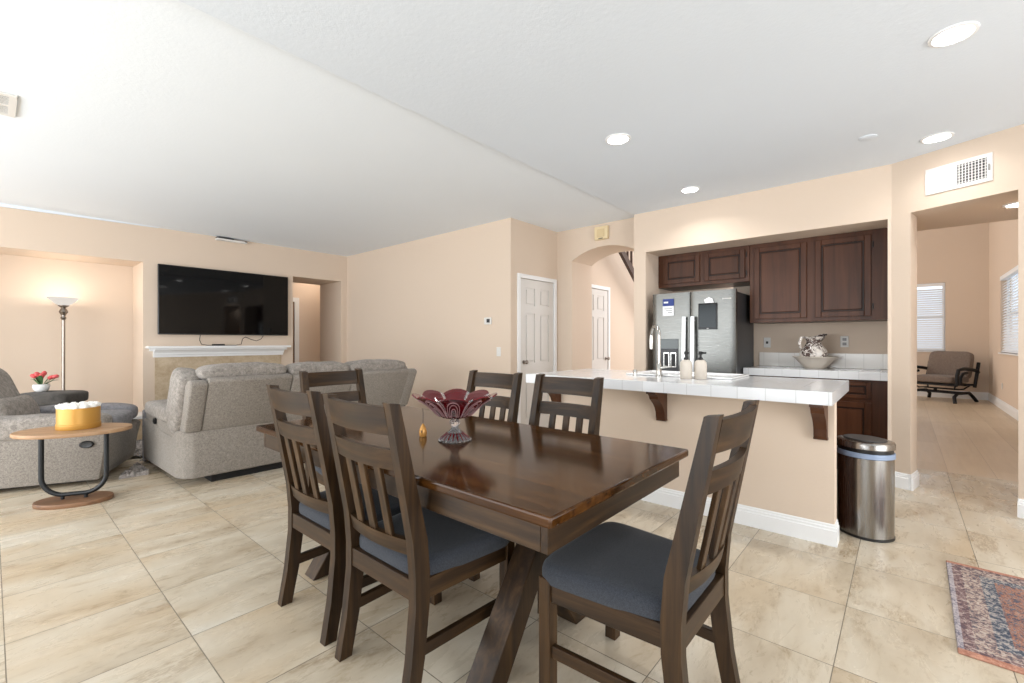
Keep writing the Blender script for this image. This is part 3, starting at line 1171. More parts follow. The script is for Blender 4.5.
isl_board((3.321, 2.43), (3.321, 0.312), (-1, 0), 0, 0.014).xf(I).build('baseboard', M['trim'], t, 0)
isl_board((3.321, 0.312), (3.44, 0.312), (0, -1), 0.0, 0.0).xf(I).build('baseboard', M['trim'], t, 0)
for yc in (0.378, 1.37, 2.33):
    m = MB()
    # bracket: deep at the top, scooped towards the foot
    prof = [(3.321, 0.64), (3.321, 0.876), (3.10, 0.876), (3.10, 0.852), (3.13, 0.848), (3.15, 0.83), (3.16, 0.81), (3.19, 0.79), (3.225, 0.765), (3.25, 0.735), (3.268, 0.70), (3.272, 0.66), (3.283, 0.64)]
    m.prism(prof, 'y', yc - 0.034, yc + 0.034)
    m.box(3.282, 3.321, yc - 0.037, yc + 0.037, 0.636, 0.65, 0.002)
    m.xf(I).build('corbel', M['cabz'], t, 20)

m = MB()
CX0, CX1, CY0, CY1 = 3.02, 4.035, 0.295, 2.455
m.mat(0).box(CX0 + 0.004, CX1 - 0.004, CY0 + 0.004, CY1 - 0.004, 0.9, 0.9500)
m.mat(1).box(CX0, CX0 + 0.02, CY0, CY1, 0.877, 0.9505)
m.mat(1).box(CX1 - 0.02, CX1, CY0, CY1, 0.877, 0.9505)
m.mat(2).box(CX0 + 0.0005, CX1 - 0.0005, CY0 - 0.001, CY0 + 0.02, 0.8765, 0.9508)
m.mat(2).box(CX0 + 0.0005, CX1 - 0.0005, CY1 - 0.02, CY1 + 0.001, 0.8765, 0.9508)
m.mat(0).box(CX0 + 0.01, CX1 - 0.01, CY0 + 0.01, CY1 - 0.01, 0.877, 0.9)
ct = m.build('island_countertop', [M['ctop'], M['cedge'], M['cend']], None, 0)
tag(ct, 'white glazed tile countertop on the kitchen island, overhanging the beige half wall', 'countertop')

# drop-in sink
t = thing('kitchen_sink', 'white drop-in sink with raised rim set in the island counter', 'sink', (3.79, 1.36, 0.951))
m = MB()
pts2 = []
m.box(-0.26, -0.22, -0.42, 0.42, 0.0, 0.014, 0.005).box(0.20, 0.24, -0.42, 0.42, 0.0, 0.014, 0.005)
m.box(-0.24, 0.22, -0.42, -0.38, 0.0, 0.014, 0.005).box(-0.24, 0.22, 0.38, 0.42, 0.0, 0.014, 0.005)
m.box(-0.23, 0.21, -0.39, 0.39, 0.0, 0.004)
m.build('sink_rim', M['porc'], t, 30)

t = thing('kitchen_faucet', 'tall brushed nickel gooseneck faucet with side lever on the island', 'faucet', (3.50, 1.475, 0.951))
m = MB().lathe([(0.028, 0), (0.028, 0.008), (0.020, 0.014), (0.019, 0.10), (0.015, 0.105), (0.0, 0.106)], 20)
m.build('faucet_base', M['chrome'], t, 40)
m = MB()
pts = [(0, 0, 0.09), (0, 0, 0.325)]
for i in range(13):
    a = PI * i / 12
    q_ = 0.075 * (1 - math.cos(a))
    pts.append((0.68 * q_, 0.73 * q_, 0.325 + 0.075 * math.sin(a)))
m.tube(pts, [0.013] * len(pts), 12)
m.build('spout', M['chrome'], t, 50)
m = MB().tube([(0.102, 0.110, 0.33), (0.103, 0.111, 0.28), (0.105, 0.113, 0.215)], [0.015, 0.018, 0.016], 12)
m.build('spray_head', M['chrome'], t, 50)
m = MB().tube([(0, -0.015, 0.07), (0, -0.045, 0.075), (0.0, -0.10, 0.082)], [0.012, 0.009, 0.007], 10)
m.build('lever', M['chrome'], t, 50)

m = MB().lathe([(0.017, 0), (0.017, 0.045), (0.014, 0.05), (0.0, 0.05)], 18)
o = tag(m.build('air_gap_cap', M['chrome'], None, 40), 'small chrome cylindrical cap on the island counter left of the faucet', 'faucet cap')
o.location = (3.45, 1.655, 0.951)


def dispenser(label, loc):
    t = thing('soap_dispenser', label, 'soap dispenser', loc, math.radians(40), 'soap dispensers by the sink')
    m = MB().lathe([(0.0, 0), (0.040, 0.0), (0.043, 0.006), (0.043, 0.105), (0.040, 0.125), (0.030, 0.138), (0.016, 0.142), (0.0, 0.142)], 28)
    m.build('bottle', M['soap'], t, 40)
    m = MB().lathe([(0.016, 0.14), (0.017, 0.158), (0.008, 0.162), (0.008, 0.18), (0.014, 0.182), (0.014, 0.205), (0.0, 0.206)], 16)
    m.box(-0.055, 0.005, -0.007, 0.007, 0.188, 0.202, 0.003)
    m.build('pump', M['black'], t, 40)
    return t


d1 = dispenser('beige soap dispenser with black pump on the island, the one closer to the faucet', (3.42, 1.232, 0.951))
copy_thing(d1, (3.462, 1.140, 0.951), math.radians(60), 'beige soap dispenser with black pump on the island, the one farther from the faucet')


# ================================================================== CABINETS
def panel_door(parent, y0, y1, z0, z1, x, name='door', drawer=False):
    """raised panel door facing -X, front plane at x"""
    m = MB()
    fr = 0.052 if not drawer else 0.036
    a = 0.018
    m.mat(0)
    m.box(x, x + a, y0, y0 + fr, z0, z1, 0.004).box(x, x + a, y1 - fr, y1, z0, z1, 0.004)
    m.box(x, x + a, y0 + fr, y1 - fr, z0, z0 + fr, 0.004).box(x, x + a, y0 + fr, y1 - fr, z1 - fr, z1, 0.004)
    d = m.build(name, M['cabz'], parent, 20)
    m = MB()
    m.box(x + 0.010, x + a, y0 + fr - 0.002, y1 - fr + 0.002, z0 + fr - 0.002, z1 - fr + 0.002)
    m.build('dark_groove', M['cabgroove'], d, 0)  # recess around the panel in a darker cherry tone
    m = MB()
    g = 0.014
    m.box(x + 0.003, x + 0.014, y0 + fr + g, y1 - fr - g, z0 + fr + g, z1 - fr - g, 0.006)
    m.build('raised_panel', M['caby'] if drawer else M['cabz'], d, 20)
    return d


def cabinet(name, label, cat, y0, y1, z0, z1, xf, xb, doors, drawers=(), toe=0.0):
    base = ((xf + xb) / 2, (y0 + y1) / 2, z0)
    t = thing(name, label, cat, base)
    m = MB().box(xf, xb, y0, y1, z0 + toe, z1, 0.002)
    if toe:
        m.box(xf + 0.06, xb, y0, y1, z0, z0 + toe)
    m.build('cabinet_body', M['cabz'], t, 20)
    for d in doors:
        dd = panel_door(t, *d, xf - 0.019)
        hg = MB()
        hy = d[4] if len(d) > 4 else None
    for d in drawers:
        panel_door(t, *d, xf - 0.019, 'drawer_front', True)
    for ch in list(t.children):
        ch.matrix_parent_inverse = Matrix.Translation(-Vector(base))
    return t


def hinges(t, base, y, zs, x):
    for z in zs:
        m = MB().tube([(x - 0.004, y, z - 0.028), (x - 0.004, y, z + 0.028)], 0.005, 8)
        o = m.build('hinge', M['black'], t, 40)
        o.matrix_parent_inverse = Matrix.Translation(-Vector(base))


XF = 5.402
t = cabinet('wall_cabinet', 'short dark cherry wall cabinet with two small doors above the refrigerator', 'cabinet', 1.262, 2.283, 1.885, 2.278, XF, 5.868,
            [(1.305, 1.735, 1.925, 2.24), (1.785, 2.215, 1.925, 2.24)])
hinges(t, ((XF + 5.868) / 2, (1.262 + 2.283) / 2, 1.885), 1.292, (1.98, 2.18), XF)
t = cabinet('wall_cabinet', 'tall dark cherry wall cabinet with two large doors above the back counter', 'cabinet', 0.103, 1.258, 1.433, 2.278, XF, 5.868,
            [(0.225, 0.665, 1.47, 2.235), (0.735, 1.215, 1.47, 2.235)])
hinges(t, ((XF + 5.868) / 2, (0.103 + 1.258) / 2, 1.433), 0.212, (1.56, 2.14), XF)
t = cabinet('base_cabinet', 'dark cherry base cabinet with drawer and door under the back counter', 'cabinet', 0.103, 1.285, 0.0, 0.874, 5.30, 5.868,
            [(0.22, 0.64, 0.14, 0.665), (0.72, 1.20, 0.14, 0.665)], [(0.22, 0.64, 0.70, 0.855), (0.72, 1.20, 0.70, 0.855)], 0.1)
m = MB()
m.mat(0).box(5.27, 5.868, 0.104, 1.285, 0.90, 0.95)
m.mat(1).box(5.264, 5.284, 0.1035, 1.29, 0.876, 0.9505)
m.mat(0).box(5.28, 5.868, 0.104, 1.285, 0.876, 0.90)
tag(m.build('back_countertop', [M['ctop'], M['cedge']], None, 0), 'white glazed tile countertop along the kitchen wall beside the refrigerator', 'countertop')
m = MB().box(5.848, 5.869, 0.103, 1.262, 0.9515, 1.105, 0.002)
tag(m.build('backsplash', M['splash'], None, 0), 'low white tile backsplash standing on the back counter', 'backsplash')

# ================================================================== REFRIGERATOR
FX, FY0, FY1, FZ = 5.0, 1.300, 2.190, 1.772
t = thing('refrigerator', 'stainless side-by-side refrigerator with ice dispenser and dark display panel', 'refrigerator', (5.35, 1.745, 0))
I = Matrix.Translation((-5.35, -1.745, 0))
MB().box(FX + 0.075, 5.78, FY0 + 0.006, FY1 - 0.006, 0.03, FZ - 0.02, 0.006).box(FX + 0.1, 5.7, FY0 + 0.03, FY1 - 0.03, 0.0, 0.04).xf(I).build('fridge_case', M['fside'], t, 30)
YS = 1.758


def fdoor(y0, y1, holes=None):
    m = MB()
    # gently bowed front
    n = 14
    poly = []
    for i in range(n + 1):
        y = y0 + (y1 - y0) * i / n
        g = (y - FY0) / (FY1 - FY0) * 2 - 1
        e = min((y - y0), (y1 - y)) / 0.012
        poly.append((FX + 0.012 * (1 - (1 - g * g)) + (0.008 * (1 - min(1, e)) ** 2), y))
    poly += [(FX + 0.07, y1), (FX + 0.07, y0)]
    m.prism(poly, 'z', 0.06, FZ)
    return m


d1 = fdoor(FY0, YS - 0.004).xf(I).build('door', M['steel'], t, 40)
d2 = fdoor(YS + 0.004, FY1).xf(I).build('door', M['steel'], t, 40)
for yy, dd in ((YS - 0.045, d1), (YS + 0.045, d2)):
    m = MB()
    pts = []
    for i in range(11):
        u = i / 10
        pts.append((FX - 0.052 - 0.014 * math.sin(PI * u), yy, 0.62 + 0.88 * u))
    for (pa, pb) in zip(pts[:-1], pts[1:]):
        m.beam(pa, pb, 0.038, 0.018, (0, 1, 0))
    for z in (0.66, 1.46):
        m.tube([(FX - 0.05, yy, z), (FX + 0.01, yy, z)], 0.011, 8)
    m.xf(I).build('handle', M['handle'], dd, 50)
# water and ice dispenser
m = MB().box(FX - 0.004, FX + 0.012, 1.885, 2.09, 1.145, 1.258, 0.003)
m.xf(I).build('dispenser_panel', M['dispg'], d2, 20)
m = MB().box(FX - 0.005, FX + 0.01, 1.885, 2.09, 0.86, 1.144, 0.003)
ds = m.xf(I).build('dispenser_recess', M['fside'], d2, 20)
m = MB()
for ya in (1.905, 1.985):
    m.box(FX - 0.012, FX - 0.003, ya, ya + 0.066, 0.94, 1.11, 0.003)
m.xf(I).build('dispenser_paddles', M['chrome'], d2, 20)
m = MB()
for ya in (1.914, 1.994):
    m.box(FX - 0.0145, FX - 0.011, ya, ya + 0.048, 0.955, 1.095, 0.001)
m.xf(I).build('dispenser_paddle_faces', M['slot'], d2, 20)
# display panel on the right door
m = MB().box(FX - 0.008, FX + 0.01, 1.475, 1.668, 1.358, 1.638, 0.003)
dp = m.xf(I).build('display_panel', M['display'], d1, 20)
m = MB().box(FX - 0.0095, FX - 0.0075, 1.49, 1.653, 1.385, 1.622)
m.xf(I).build('display_screen', M['displayp'], d1, 0)
m = MB().box(FX - 0.0095, FX - 0.0075, 1.562, 1.580, 1.366, 1.372)
m.xf(I).build('display_logo', M['plastic'], d1, 0)
m = MB()
for i in range(7):
    y = 1.425 - i * 0.0125
    m.box(FX - 0.0005, FX + 0.016, y - 0.008, y, 1.672, 1.684)
m.xf(I).build('badge', M['plastic'], d1, 0)

fl_ = thing('magnet_flyer', 'blue and white printed flyer held on the left refrigerator door', 'flyer', (FX, 1.998, 1.52))
MB().box(-0.006, -0.002, -0.063, 0.063, 0.0, 0.108).build('white_sheet', M['paper'], fl_, 0)
MB().box(-0.007, -0.002, -0.063, 0.063, 0.108, 0.188).build('blue_header', M['blue'], fl_, 0)
m = MB()
m.box(-0.0085, -0.006, 0.0, 0.05, 0.14, 0.158)
for q in range(3):
    m.mat(1).box(-0.0075, -0.005, -0.045, 0.045 - 0.02 * q, 0.075 - q * 0.022, 0.081 - q * 0.022)
m.build('flyer_print', [M['paper'], M['cush']], fl_, 0)
m = MB()
m.prism([(0.045, 0.0), (0.055, 0.035), (0.005, 0.062), (-0.03, 0.044), (-0.045, 0.0)], 'x', -0.012, -0.009)
nt = tag(m.build('paper_note', M['paper'], None, 0), 'small crumpled white paper note stuck above the refrigerator display', 'note')
nt.location = (FX, 1.552, 1.64)

# ================================================================== BACK COUNTER: PITCHER AND BASIN
m = MB()
m.lathe([(0.0, 0.0), (0.085, 0.0), (0.09, 0.008), (0.105, 0.022), (0.140, 0.062), (0.170, 0.105), (0.195, 0.120), (0.193, 0.126), (0.165, 0.112), (0.132, 0.070), (0.098, 0.032), (0.0, 0.022)], 48,
        fn=lambda a, r, z: (r * (1 + (0.035 * math.cos(a * 8) if r > 0.13 else 0)), z))
o = tag(m.build('wash_basin', M['soap'], None, 50), 'cream flared ceramic basin on the back counter, holding a patterned pitcher', 'basin')
o.location = (5.58, 0.69, 0.951)
t = thing('pitcher', 'brown scroll patterned white pitcher with looping handle standing in the cream basin', 'pitcher', (5.58, 0.70, 0.9762), math.radians(-40))
t.scale = (1.08, 1.08, 1.04)
m = MB()
m.lathe([(0.0, 0.0), (0.058, 0.0), (0.066, 0.02), (0.098, 0.07), (0.112, 0.115), (0.104, 0.155), (0.074, 0.20), (0.058, 0.235), (0.062, 0.265), (0.085, 0.292), (0.080, 0.292), (0.055, 0.262), (0.05, 0.235), (0.0, 0.225)], 40,
        fn=lambda a, r, z: (r * (1 + 0.03 * math.cos(a * 8) * (1 if 0.05 < z < 0.2 else 0)) * (1 + (0.55 * max(0, math.cos(a)) ** 6 if z > 0.255 else 0)), z + (0.03 * max(0, math.cos(a)) ** 6 if z > 0.27 else 0)))
m.build('pitcher_body', M['trans'], t, 50)
m = MB()
m.tube([(-0.052, 0, 0.245), (-0.09, 0, 0.285), (-0.135, 0, 0.282), (-0.155, 0, 0.235), (-0.145, 0, 0.185), (-0.115, 0, 0.15), (-0.095, 0, 0.14)], [0.010, 0.012, 0.013, 0.013, 0.012, 0.010, 0.009], 10)
m.build('handle', M['trans'], t, 60)


def outlet(label, loc, nrm, kind='outlet', cat='outlet'):
    """wall plate; nrm is the horizontal outward normal"""
    t = thing('outlet_plate' if kind == 'outlet' else 'light_switch', label, cat, loc, math.atan2(nrm[1], nrm[0]))
    MB().box(0.0, 0.006, -0.036, 0.036, -0.058, 0.058, 0.003).build('cover_plate', M['plastic'], t, 20)
    if kind == 'outlet':
        for z in (-0.024, 0.024):
            m = MB().mat(0).box(0.005, 0.009, -0.017, 0.017, z - 0.015, z + 0.015, 0.002)
            m.build('receptacle', M['greyp'], t, 20)
    elif kind == 'jack':
        MB().box(0.005, 0.012, -0.011, 0.011, -0.014, 0.014, 0.002).build('jack', M['slot'], t, 20)
    else:
        MB().box(0.005, 0.010, -0.017, 0.017, -0.034, 0.034, 0.002).build('rocker', M['plastic'], t, 20)
    return t


outlet('white outlet plate on the kitchen wall beside the refrigerator, above the backsplash end', (5.868, 1.185, 1.218), (-1, 0), 'jack')
outlet('white outlet plate with two grey sockets on the kitchen wall right of the pitcher', (5.868, 0.465, 1.228), (-1, 0))
outlet('white light switch on the beige wall below the thermostat', (4.249, 3.90, 1.10), (-1, 0), 'switch', 'light switch')
outlet('small white outlet low on the far room side wall under the blind', (12.0, -1.359, 0.42), (0, 1), 'switch', 'outlet')

# ================================================================== WALL AND CEILING FITTINGS
t = thing('thermostat', 'small white thermostat with grey display on the beige wall', 'thermostat', (4.249, 4.08, 1.497), PI)
MB().box(0.0, 0.025, -0.062, 0.062, -0.046, 0.046, 0.006).build('thermostat_case', M['plastic'], t, 30)
MB().box(0.024, 0.027, -0.012, 0.045, -0.022, 0.026, 0.001).build('thermostat_display', M['slot'], t, 20)

t = thing('door_chime', 'cream door chime box on the wall above the arch', 'door chime', (5.249, 2.977, 2.645), PI)
MB().box(0.0, 0.045, -0.096, 0.096, -0.085, 0.085, 0.006).build('chime_case', M['cream'], t, 30)
MB().box(0.044, 0.052, -0.055, 0.055, -0.055, 0.05, 0.004).build('chime_cover', M['creamd'], t, 30)
MB().box(0.044, 0.051, -0.03, 0.03, -0.078, -0.068).build('chime_slot', M['slot'], t, 0)

t = thing('wall_bar', 'slim beige bar with a dark strip fixed just under the ceiling above the television', 'wall bar', (2.37, 7.649, 2.738), -PI / 2)
MB().box(0.0, 0.09, -0.20, 0.20, -0.018, 0.010, 0.006).build('bar_case', M['plastic'], t, 30)
MB().box(0.01, 0.092, -0.20, 0.02, 0.008, 0.024, 0.004).build('dark_strip', M['slot'], t, 30)
MB().box(0.02, 0.092, 0.165, 0.203, -0.004, 0.014, 0.004).build('end_cap', M['slot'], t, 30)

# television
t = thing('television', 'large black flat screen television hung on the wall above the mantel', 'television', (2.338, 7.649, 1.326))
MB().box(-0.853, 0.853, -0.055, -0.02, 0.0, 0.955, 0.006).build('tv_case', M['bezel'], t, 20)
MB().box(-0.842, 0.842, -0.0565, -0.054, 0.014, 0.944).build('screen', M['screen'], t, 0)
MB().box(-0.35, 0.35, -0.022, 0.0, 0.25, 0.70).build('wall_bracket', M['bezel'], t, 0)
m = MB()
m.tube([(1.975, 7.615, 1.322), (1.97, 7.63, 1.25), (1.99, 7.61, 1.19), (2.06, 7.59, 1.176), (2.115, 7.59, 1.176)], 0.0045, 6)
o = tag(m.build('power_cable', M['cable'], None, 60), 'short black cable hanging from the television to the left of the streaming box', 'cable')
m = MB()
m.tube([(2.27, 7.59, 1.176), (2.42, 7.59, 1.174), (2.50, 7.60, 1.19), (2.525, 7.62, 1.27), (2.57, 7.63, 1.30), (2.65, 7.63, 1.26), (2.73, 7.63, 1.24), (2.79, 7.63, 1.27), (2.82, 7.615, 1.321)], 0.0045, 6)
o = tag(m.build('signal_cable', M['cable'], None, 60), 'long wavy black cable running from the streaming box up to the television', 'cable')
t = thing('streaming_box', 'small flat black streaming box lying on the white mantel shelf', 'media box', (2.193, 7.585, 1.168))
MB().box(-0.075, 0.075, -0.035, 0.035, 0.0, 0.026, 0.004).build('box_case', M['black'], t, 30)
MB().box(-0.055, 0.055, -0.0365, -0.034, 0.008, 0.018).build('front_strip', M['slot'], t, 0)


# air vent on the angled wall
def ang(s, z, out=0.0):
    d = Vector((-0.4207, -0.9072))
    nn = Vector((-0.9072, 0.4207))
    p = Vector((5.04, 0.075)) + d * s + nn * out
    return (p.x, p.y, z)


t = thing('air_vent', 'white wall register above the passage opening, its right half an open dark grille', 'vent', ang(0.432, 2.506), math.atan2(0.4207, -0.9072))
# local: +x out of the wall, local y runs to the left in the picture
m = MB()
W2, H2 = 0.196, 0.103
m.box(0.0, 0.010, -W2, W2, -H2, -H2 + 0.028, 0.002).box(0.0, 0.010, -W2, W2, H2 - 0.028, H2, 0.002)
m.box(0.0, 0.010, -W2, -W2 + 0.03, -H2 + 0.028, H2 - 0.028).box(0.0, 0.010, W2 - 0.03, W2, -H2 + 0.028, H2 - 0.028).box(0.0, 0.010, 0.002, 0.016, -H2 + 0.028, H2 - 0.028)
m.build('vent_frame', M['plastic'], t, 20)
MB().box(0.001, 0.003, -W2 + 0.03, 0.002, -H2 + 0.028, H2 - 0.028).build('vent_duct', M['slot'], t, 0)
m = MB()
for i in range(9):
    y = -W2 + 0.03 + 0.165 * (i + 0.5) / 9
    m.box(0.003, 0.009, y - 0.002, y + 0.002, -H2 + 0.028, H2 - 0.028)
for i in range(7):
    z = -H2 + 0.028 + (2 * H2 - 0.056) * (i + 0.5) / 7
    m.box(0.002, 0.005, -W2 + 0.03, 0.002, z - 0.002, z + 0.002)
m.build('grille', M['plastic'], t, 0)
m = MB()
m.box(0.001, 0.004, 0.016, W2 - 0.03, -H2 + 0.028, H2 - 0.028)
for i in range(9):
    y = 0.016 + 0.15 * (i + 0.5) / 9
    m.box(0.003, 0.008, y - 0.006, y + 0.006, -H2 + 0.028, H2 - 0.028, 0.002)
m.build('closed_louvers', M['plastic'], t, 0)
MB().box(0.009, 0.022, -W2 + 0.012, -W2 + 0.02, -0.025, 0.02, 0.001).build('damper_lever', M['chrome'], t, 0)

for ch in t.children:
    for vv in ch.data.vertices:
        vv.co.y = -vv.co.y
    ch.data.flip_normals()

# ceiling register over the living room
t = thing('ceiling_vent', 'white ceiling register over the living room at the left edge of the picture', 'vent', (-0.05, 4.41, LZ))
m = MB()
m.box(-0.165, 0.165, -0.20, -0.165, -0.012, 0.0, 0.003).box(-0.165, 0.165, 0.165, 0.20, -0.012, 0.0, 0.003)
m.box(-0.165, -0.13, -0.165, 0.165, -0.012, 0.0).box(0.13, 0.165, -0.165, 0.165, -0.012, 0.0)
m.box(-0.13, 0.13, -0.012, 0.012, -0.012, 0.0)
m.build('vent_frame', M['plastic'], t, 20)
MB().box(-0.13, 0.13, -0.165, 0.165, -0.003, 0.0).build('vent_duct', M['slot'], t, 0)
m = MB()
for i in range(14):
    y = -0.155 + 0.31 * i / 13
    m.box(-0.13, 0.13, y - 0.004, y + 0.004, -0.009, -0.004)
m.build('grille', M['plastic'], t, 0)


def downlight(label, x, y, z):
    t = thing('recessed_downlight', label, 'ceiling light', (x, y, z), 0, 'recessed ceiling downlights')
    m = MB()
    m.lathe([(0.094, 0.0), (0.092, -0.006), (0.078, -0.009), (0.074, -0.004), (0.074, 0.0)], 36)
    m.build('trim_ring', M['trim'], t, 40)
    MB().lathe([(0.0745, -0.004), (0.0, -0.004)], 36).build('lens', M['downlight'], t, 0)
    return t


dl = downlight('recessed round downlight above the walkway, the largest of the four over the kitchen', 3.111, -0.186, KZ)
copy_thing(dl, (4.604, -0.19, KZ), 0, 'recessed round downlight just in front of the white wall register')
copy_thing(dl, (3.076, 1.613, KZ), 0, 'recessed round downlight over the island, nearest the ceiling break')
copy_thing(dl, (4.568, 1.606, KZ), 0, 'recessed round downlight in front of the wall over the refrigerator')
copy_thing(dl, (5.22, -0.685, 2.297), 0, 'recessed downlight in the low textured soffit of the passage')
for i, (x, y, z, p) in enumerate([(3.111, -0.186, KZ, 5), (4.604, -0.19, KZ, 2), (3.076, 1.613, KZ, 6), (4.568, 1.606, KZ, 4.5), (5.22, -0.685, 2.297, 2)]):
    d = bpy.data.lights.new('downlight_beam', 'AREA')
    d.shape = 'DISK'
    d.size = 0.14
    d.energy = p
    d.color = (1.0, 0.975, 0.945)
    d.spread = math.radians(140)
    lo = bpy.data.objects.new('downlight_beam', d)
    COL.objects.link(lo)
    lo.location = (x, y, z - 0.014)
m = MB().lathe([(0.055, 0.0), (0.055, -0.004), (0.045, -0.008), (0.0, -0.008)], 28)
o = tag(m.build('sprinkler_cover', M['ceil'], None, 40), 'flat white round sprinkler cover on the kitchen ceiling', 'ceiling cover')
o.location = (4.268, 0.197, KZ)

# ================================================================== TRASH CAN
t = thing('trash_can', 'oval brushed steel trash can with grey flap lid and blue liner beside the island', 'trash can', (3.685, 0.186, 0), math.radians(50))
SX, SY = 0.150, 0.136


def oval(prof, mb=None, n=48):
    mb = mb or MB()
    vs, fs = [], []
    for (s, z) in prof:
        for k_ in range(n):
            a = 2 * PI * k_ / n
            ca, sa = math.cos(a), math.sin(a)
            vs.append((math.copysign(abs(ca) ** 0.95, ca) * (SX + s), math.copysign(abs(sa) ** 0.95, sa) * (SY + s), z))
    for i in range(len(prof) - 1):
        for k_ in range(n):
            k2 = (k_ + 1) % n
            fs.append((i * n + k_, i * n + k2, (i + 1) * n + k2, (i + 1) * n + k_))
    fs.append(tuple(range(n))[::-1])
    fs.append(tuple((len(prof) - 1) * n + k_ for k_ in range(n)))
    mb._add(vs, fs)
    return mb


oval([(-0.002, 0.0), (0.004, 0.004), (0.004, 0.016), (0.0, 0.018)]).build('base_ring', M['black'], t, 30)
oval([(0.0, 0.018), (0.0, 0.50)]).build('steel_body', M['steelv'], t, 40)
oval([(0.003, 0.502), (0.006, 0.505), (0.004, 0.516), (0.007, 0.530), (0.004, 0.534)]).build('bin_liner', M['bag'], t, 50)
oval([(-0.004, 0.534), (-0.003, 0.562)]).build('lid_collar', M['black'], t, 30)
ld = oval([(0.006, 0.560), (0.006, 0.590), (0.001, 0.600), (-0.012, 0.604)]).build('lid', M['steelv'], t, 40)
mb = MB()
mb.prism([(0.122 * math.cos(q * PI / 16), 0.102 * math.sin(q * PI / 16)) for q in range(32)], 'z', 0.602, 0.611, 0.003)
mb.build('lid_flap', M['lidd'], ld, 30)

# ================================================================== RUGS
m = MB()
m.box(-0.5, 0.5, -1.52, 0.0, 0.0, 0.010, 0.003)
o = m.build('patterned_rug', M['rug'], None, 0)
o.location = (2.997, -0.172, 0.0)
o.rotation_euler = (0, 0, math.radians(-1))
tag(o, 'faded rust and blue patterned rug on the tile floor at the right edge', 'rug')

m = MB()
n1, n2 = 280, 190
vs, fs = [], []
rx0, rx1, ry0, ry1 = 0.72, 3.2, 5.28, 7.0
def covered(x, y):
    if x > 0.97 and y < 5.76:
        return True
    dx, dy = x - 0.44, y - 5.79
    u, v = dx * math.cos(-0.4287) + dy * math.sin(-0.4287), -dx * math.sin(-0.4287) + dy * math.cos(-0.4287)
    return u < 0.49 and abs(v) < 0.50
for j in range(n2 + 1):
    for i in range(n1 + 1):
        x = rx0 + (rx1 - rx0) * i / n1
        y = ry0 + (ry1 - ry0) * j / n2
        e = min(i, n1 - i, j, n2 - j)
        h = 0.0 if e == 0 else 0.022 + 0.022 * random.random() + 0.022 * noise.noise((x * 22, y * 22, 0))
        if e:
            x += random.uniform(-0.004, 0.004)
            y += random.uniform(-0.004, 0.004)
        else:
            x += random.uniform(-0.006, 0.006)
            y += random.uniform(-0.006, 0.006)
        vs.append((x, y, max(0.0, h)))
for j in range(n2):
    for i in range(n1):
        a = j * (n1 + 1) + i
        if any(covered(vs[q][0], vs[q][1]) for q in (a, a + 1, a + n1 + 1, a + n1 + 2)):
            continue
        fs.append((a, a + 1, a + n1 + 2, a + n1 + 1))
m._add(vs, fs)
tag(m.build('shag_rug', M['shag'], None, 60), 'grey shag rug on the living room floor between armchair and sofa', 'rug')


# ================================================================== SOFA
def TR(x, y, z, rx=0, ry=0, rz=0):
    return Matrix.Translation((x, y, z)) @ Matrix.Rotation(rz, 4, 'Z') @ Matrix.Rotation(ry, 4, 'Y') @ Matrix.Rotation(rx, 4, 'X')


t = thing('reclining_sofa', 'long grey chenille reclining sofa with three puffy back cushions facing the television', 'sofa', (2.2, 5.05, 0))
I = Matrix.Translation((-2.2, -5.05, 0))
SXL, SXR, SYB, SYF = 1.03, 3.33, 4.53, 5.72
m = MB()
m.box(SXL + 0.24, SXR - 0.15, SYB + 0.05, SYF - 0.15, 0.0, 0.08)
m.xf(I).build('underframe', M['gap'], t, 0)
m = MB()
poly = [(SXL + 0.10, SYB), (SXR - 0.06, SYB), (SXR - 0.02, SYB + 0.04), (SXR, SYB + 0.10), (SXR, SYF), (SXL - 0.03, SYF), (SXL, SYB + 0.12), (SXL + 0.04, SYB + 0.04)]
m.prism(poly, 'z', 0.066, 0.47, 0.018, 2)
m.xf(I).build('base', M['sofa'], t, 50)
# seat cushions
xs = [1.30, 1.86, 2.48, 3.12]
for a, b_ in zip(xs[:-1], xs[1:]):
    m = MB().puff(((a + b_) / 2, 5.25, 0.47), (b_ - a - 0.005, 0.78, 0.17), (0.4, 0.3), 0.02, 5)
    m.xf(I).build('seat_cushion', M['sofad'], t, 60)
# arms: padded tops over side panels
for (xa, xb, nm) in ((SXL - 0.035, 1.27, 'left'), (3.12, SXR + 0.03, 'right')):
    m = MB()
    m.box(xa + 0.02, xb - 0.005, 4.74, SYF - 0.015, 0.40, 0.565, 0.03, None, 3)
    m.xf(I).build('arm', M['sofa'], t, 50)
    m = MB().puff(((xa + xb) / 2, 5.22, 0.585), (xb - xa + 0.03, 0.92, 0.15), (0.5, 0.35), 0.018, 6)
    m.xf(I).build('arm_pad', M['sofad'], t, 60)
m = MB().lathe([(0.0, 0.0), (0.030, 0.0), (0.030, 0.012), (0.022, 0.018), (0.0, 0.018)], 20, sy=1.5)
m.xf(I @ TR(SXL - 0.017, 5.27, 0.49, 0, -PI / 2, 0)).build('recliner_button', M['black'], t, 40)
m = MB().box(SXL - 0.035, SXL + 0.23, SYF - 0.01, SYF + 0.02, 0.055, 0.55, 0.01)
m.xf(I).build('front_panel', M['cush'], t, 30)
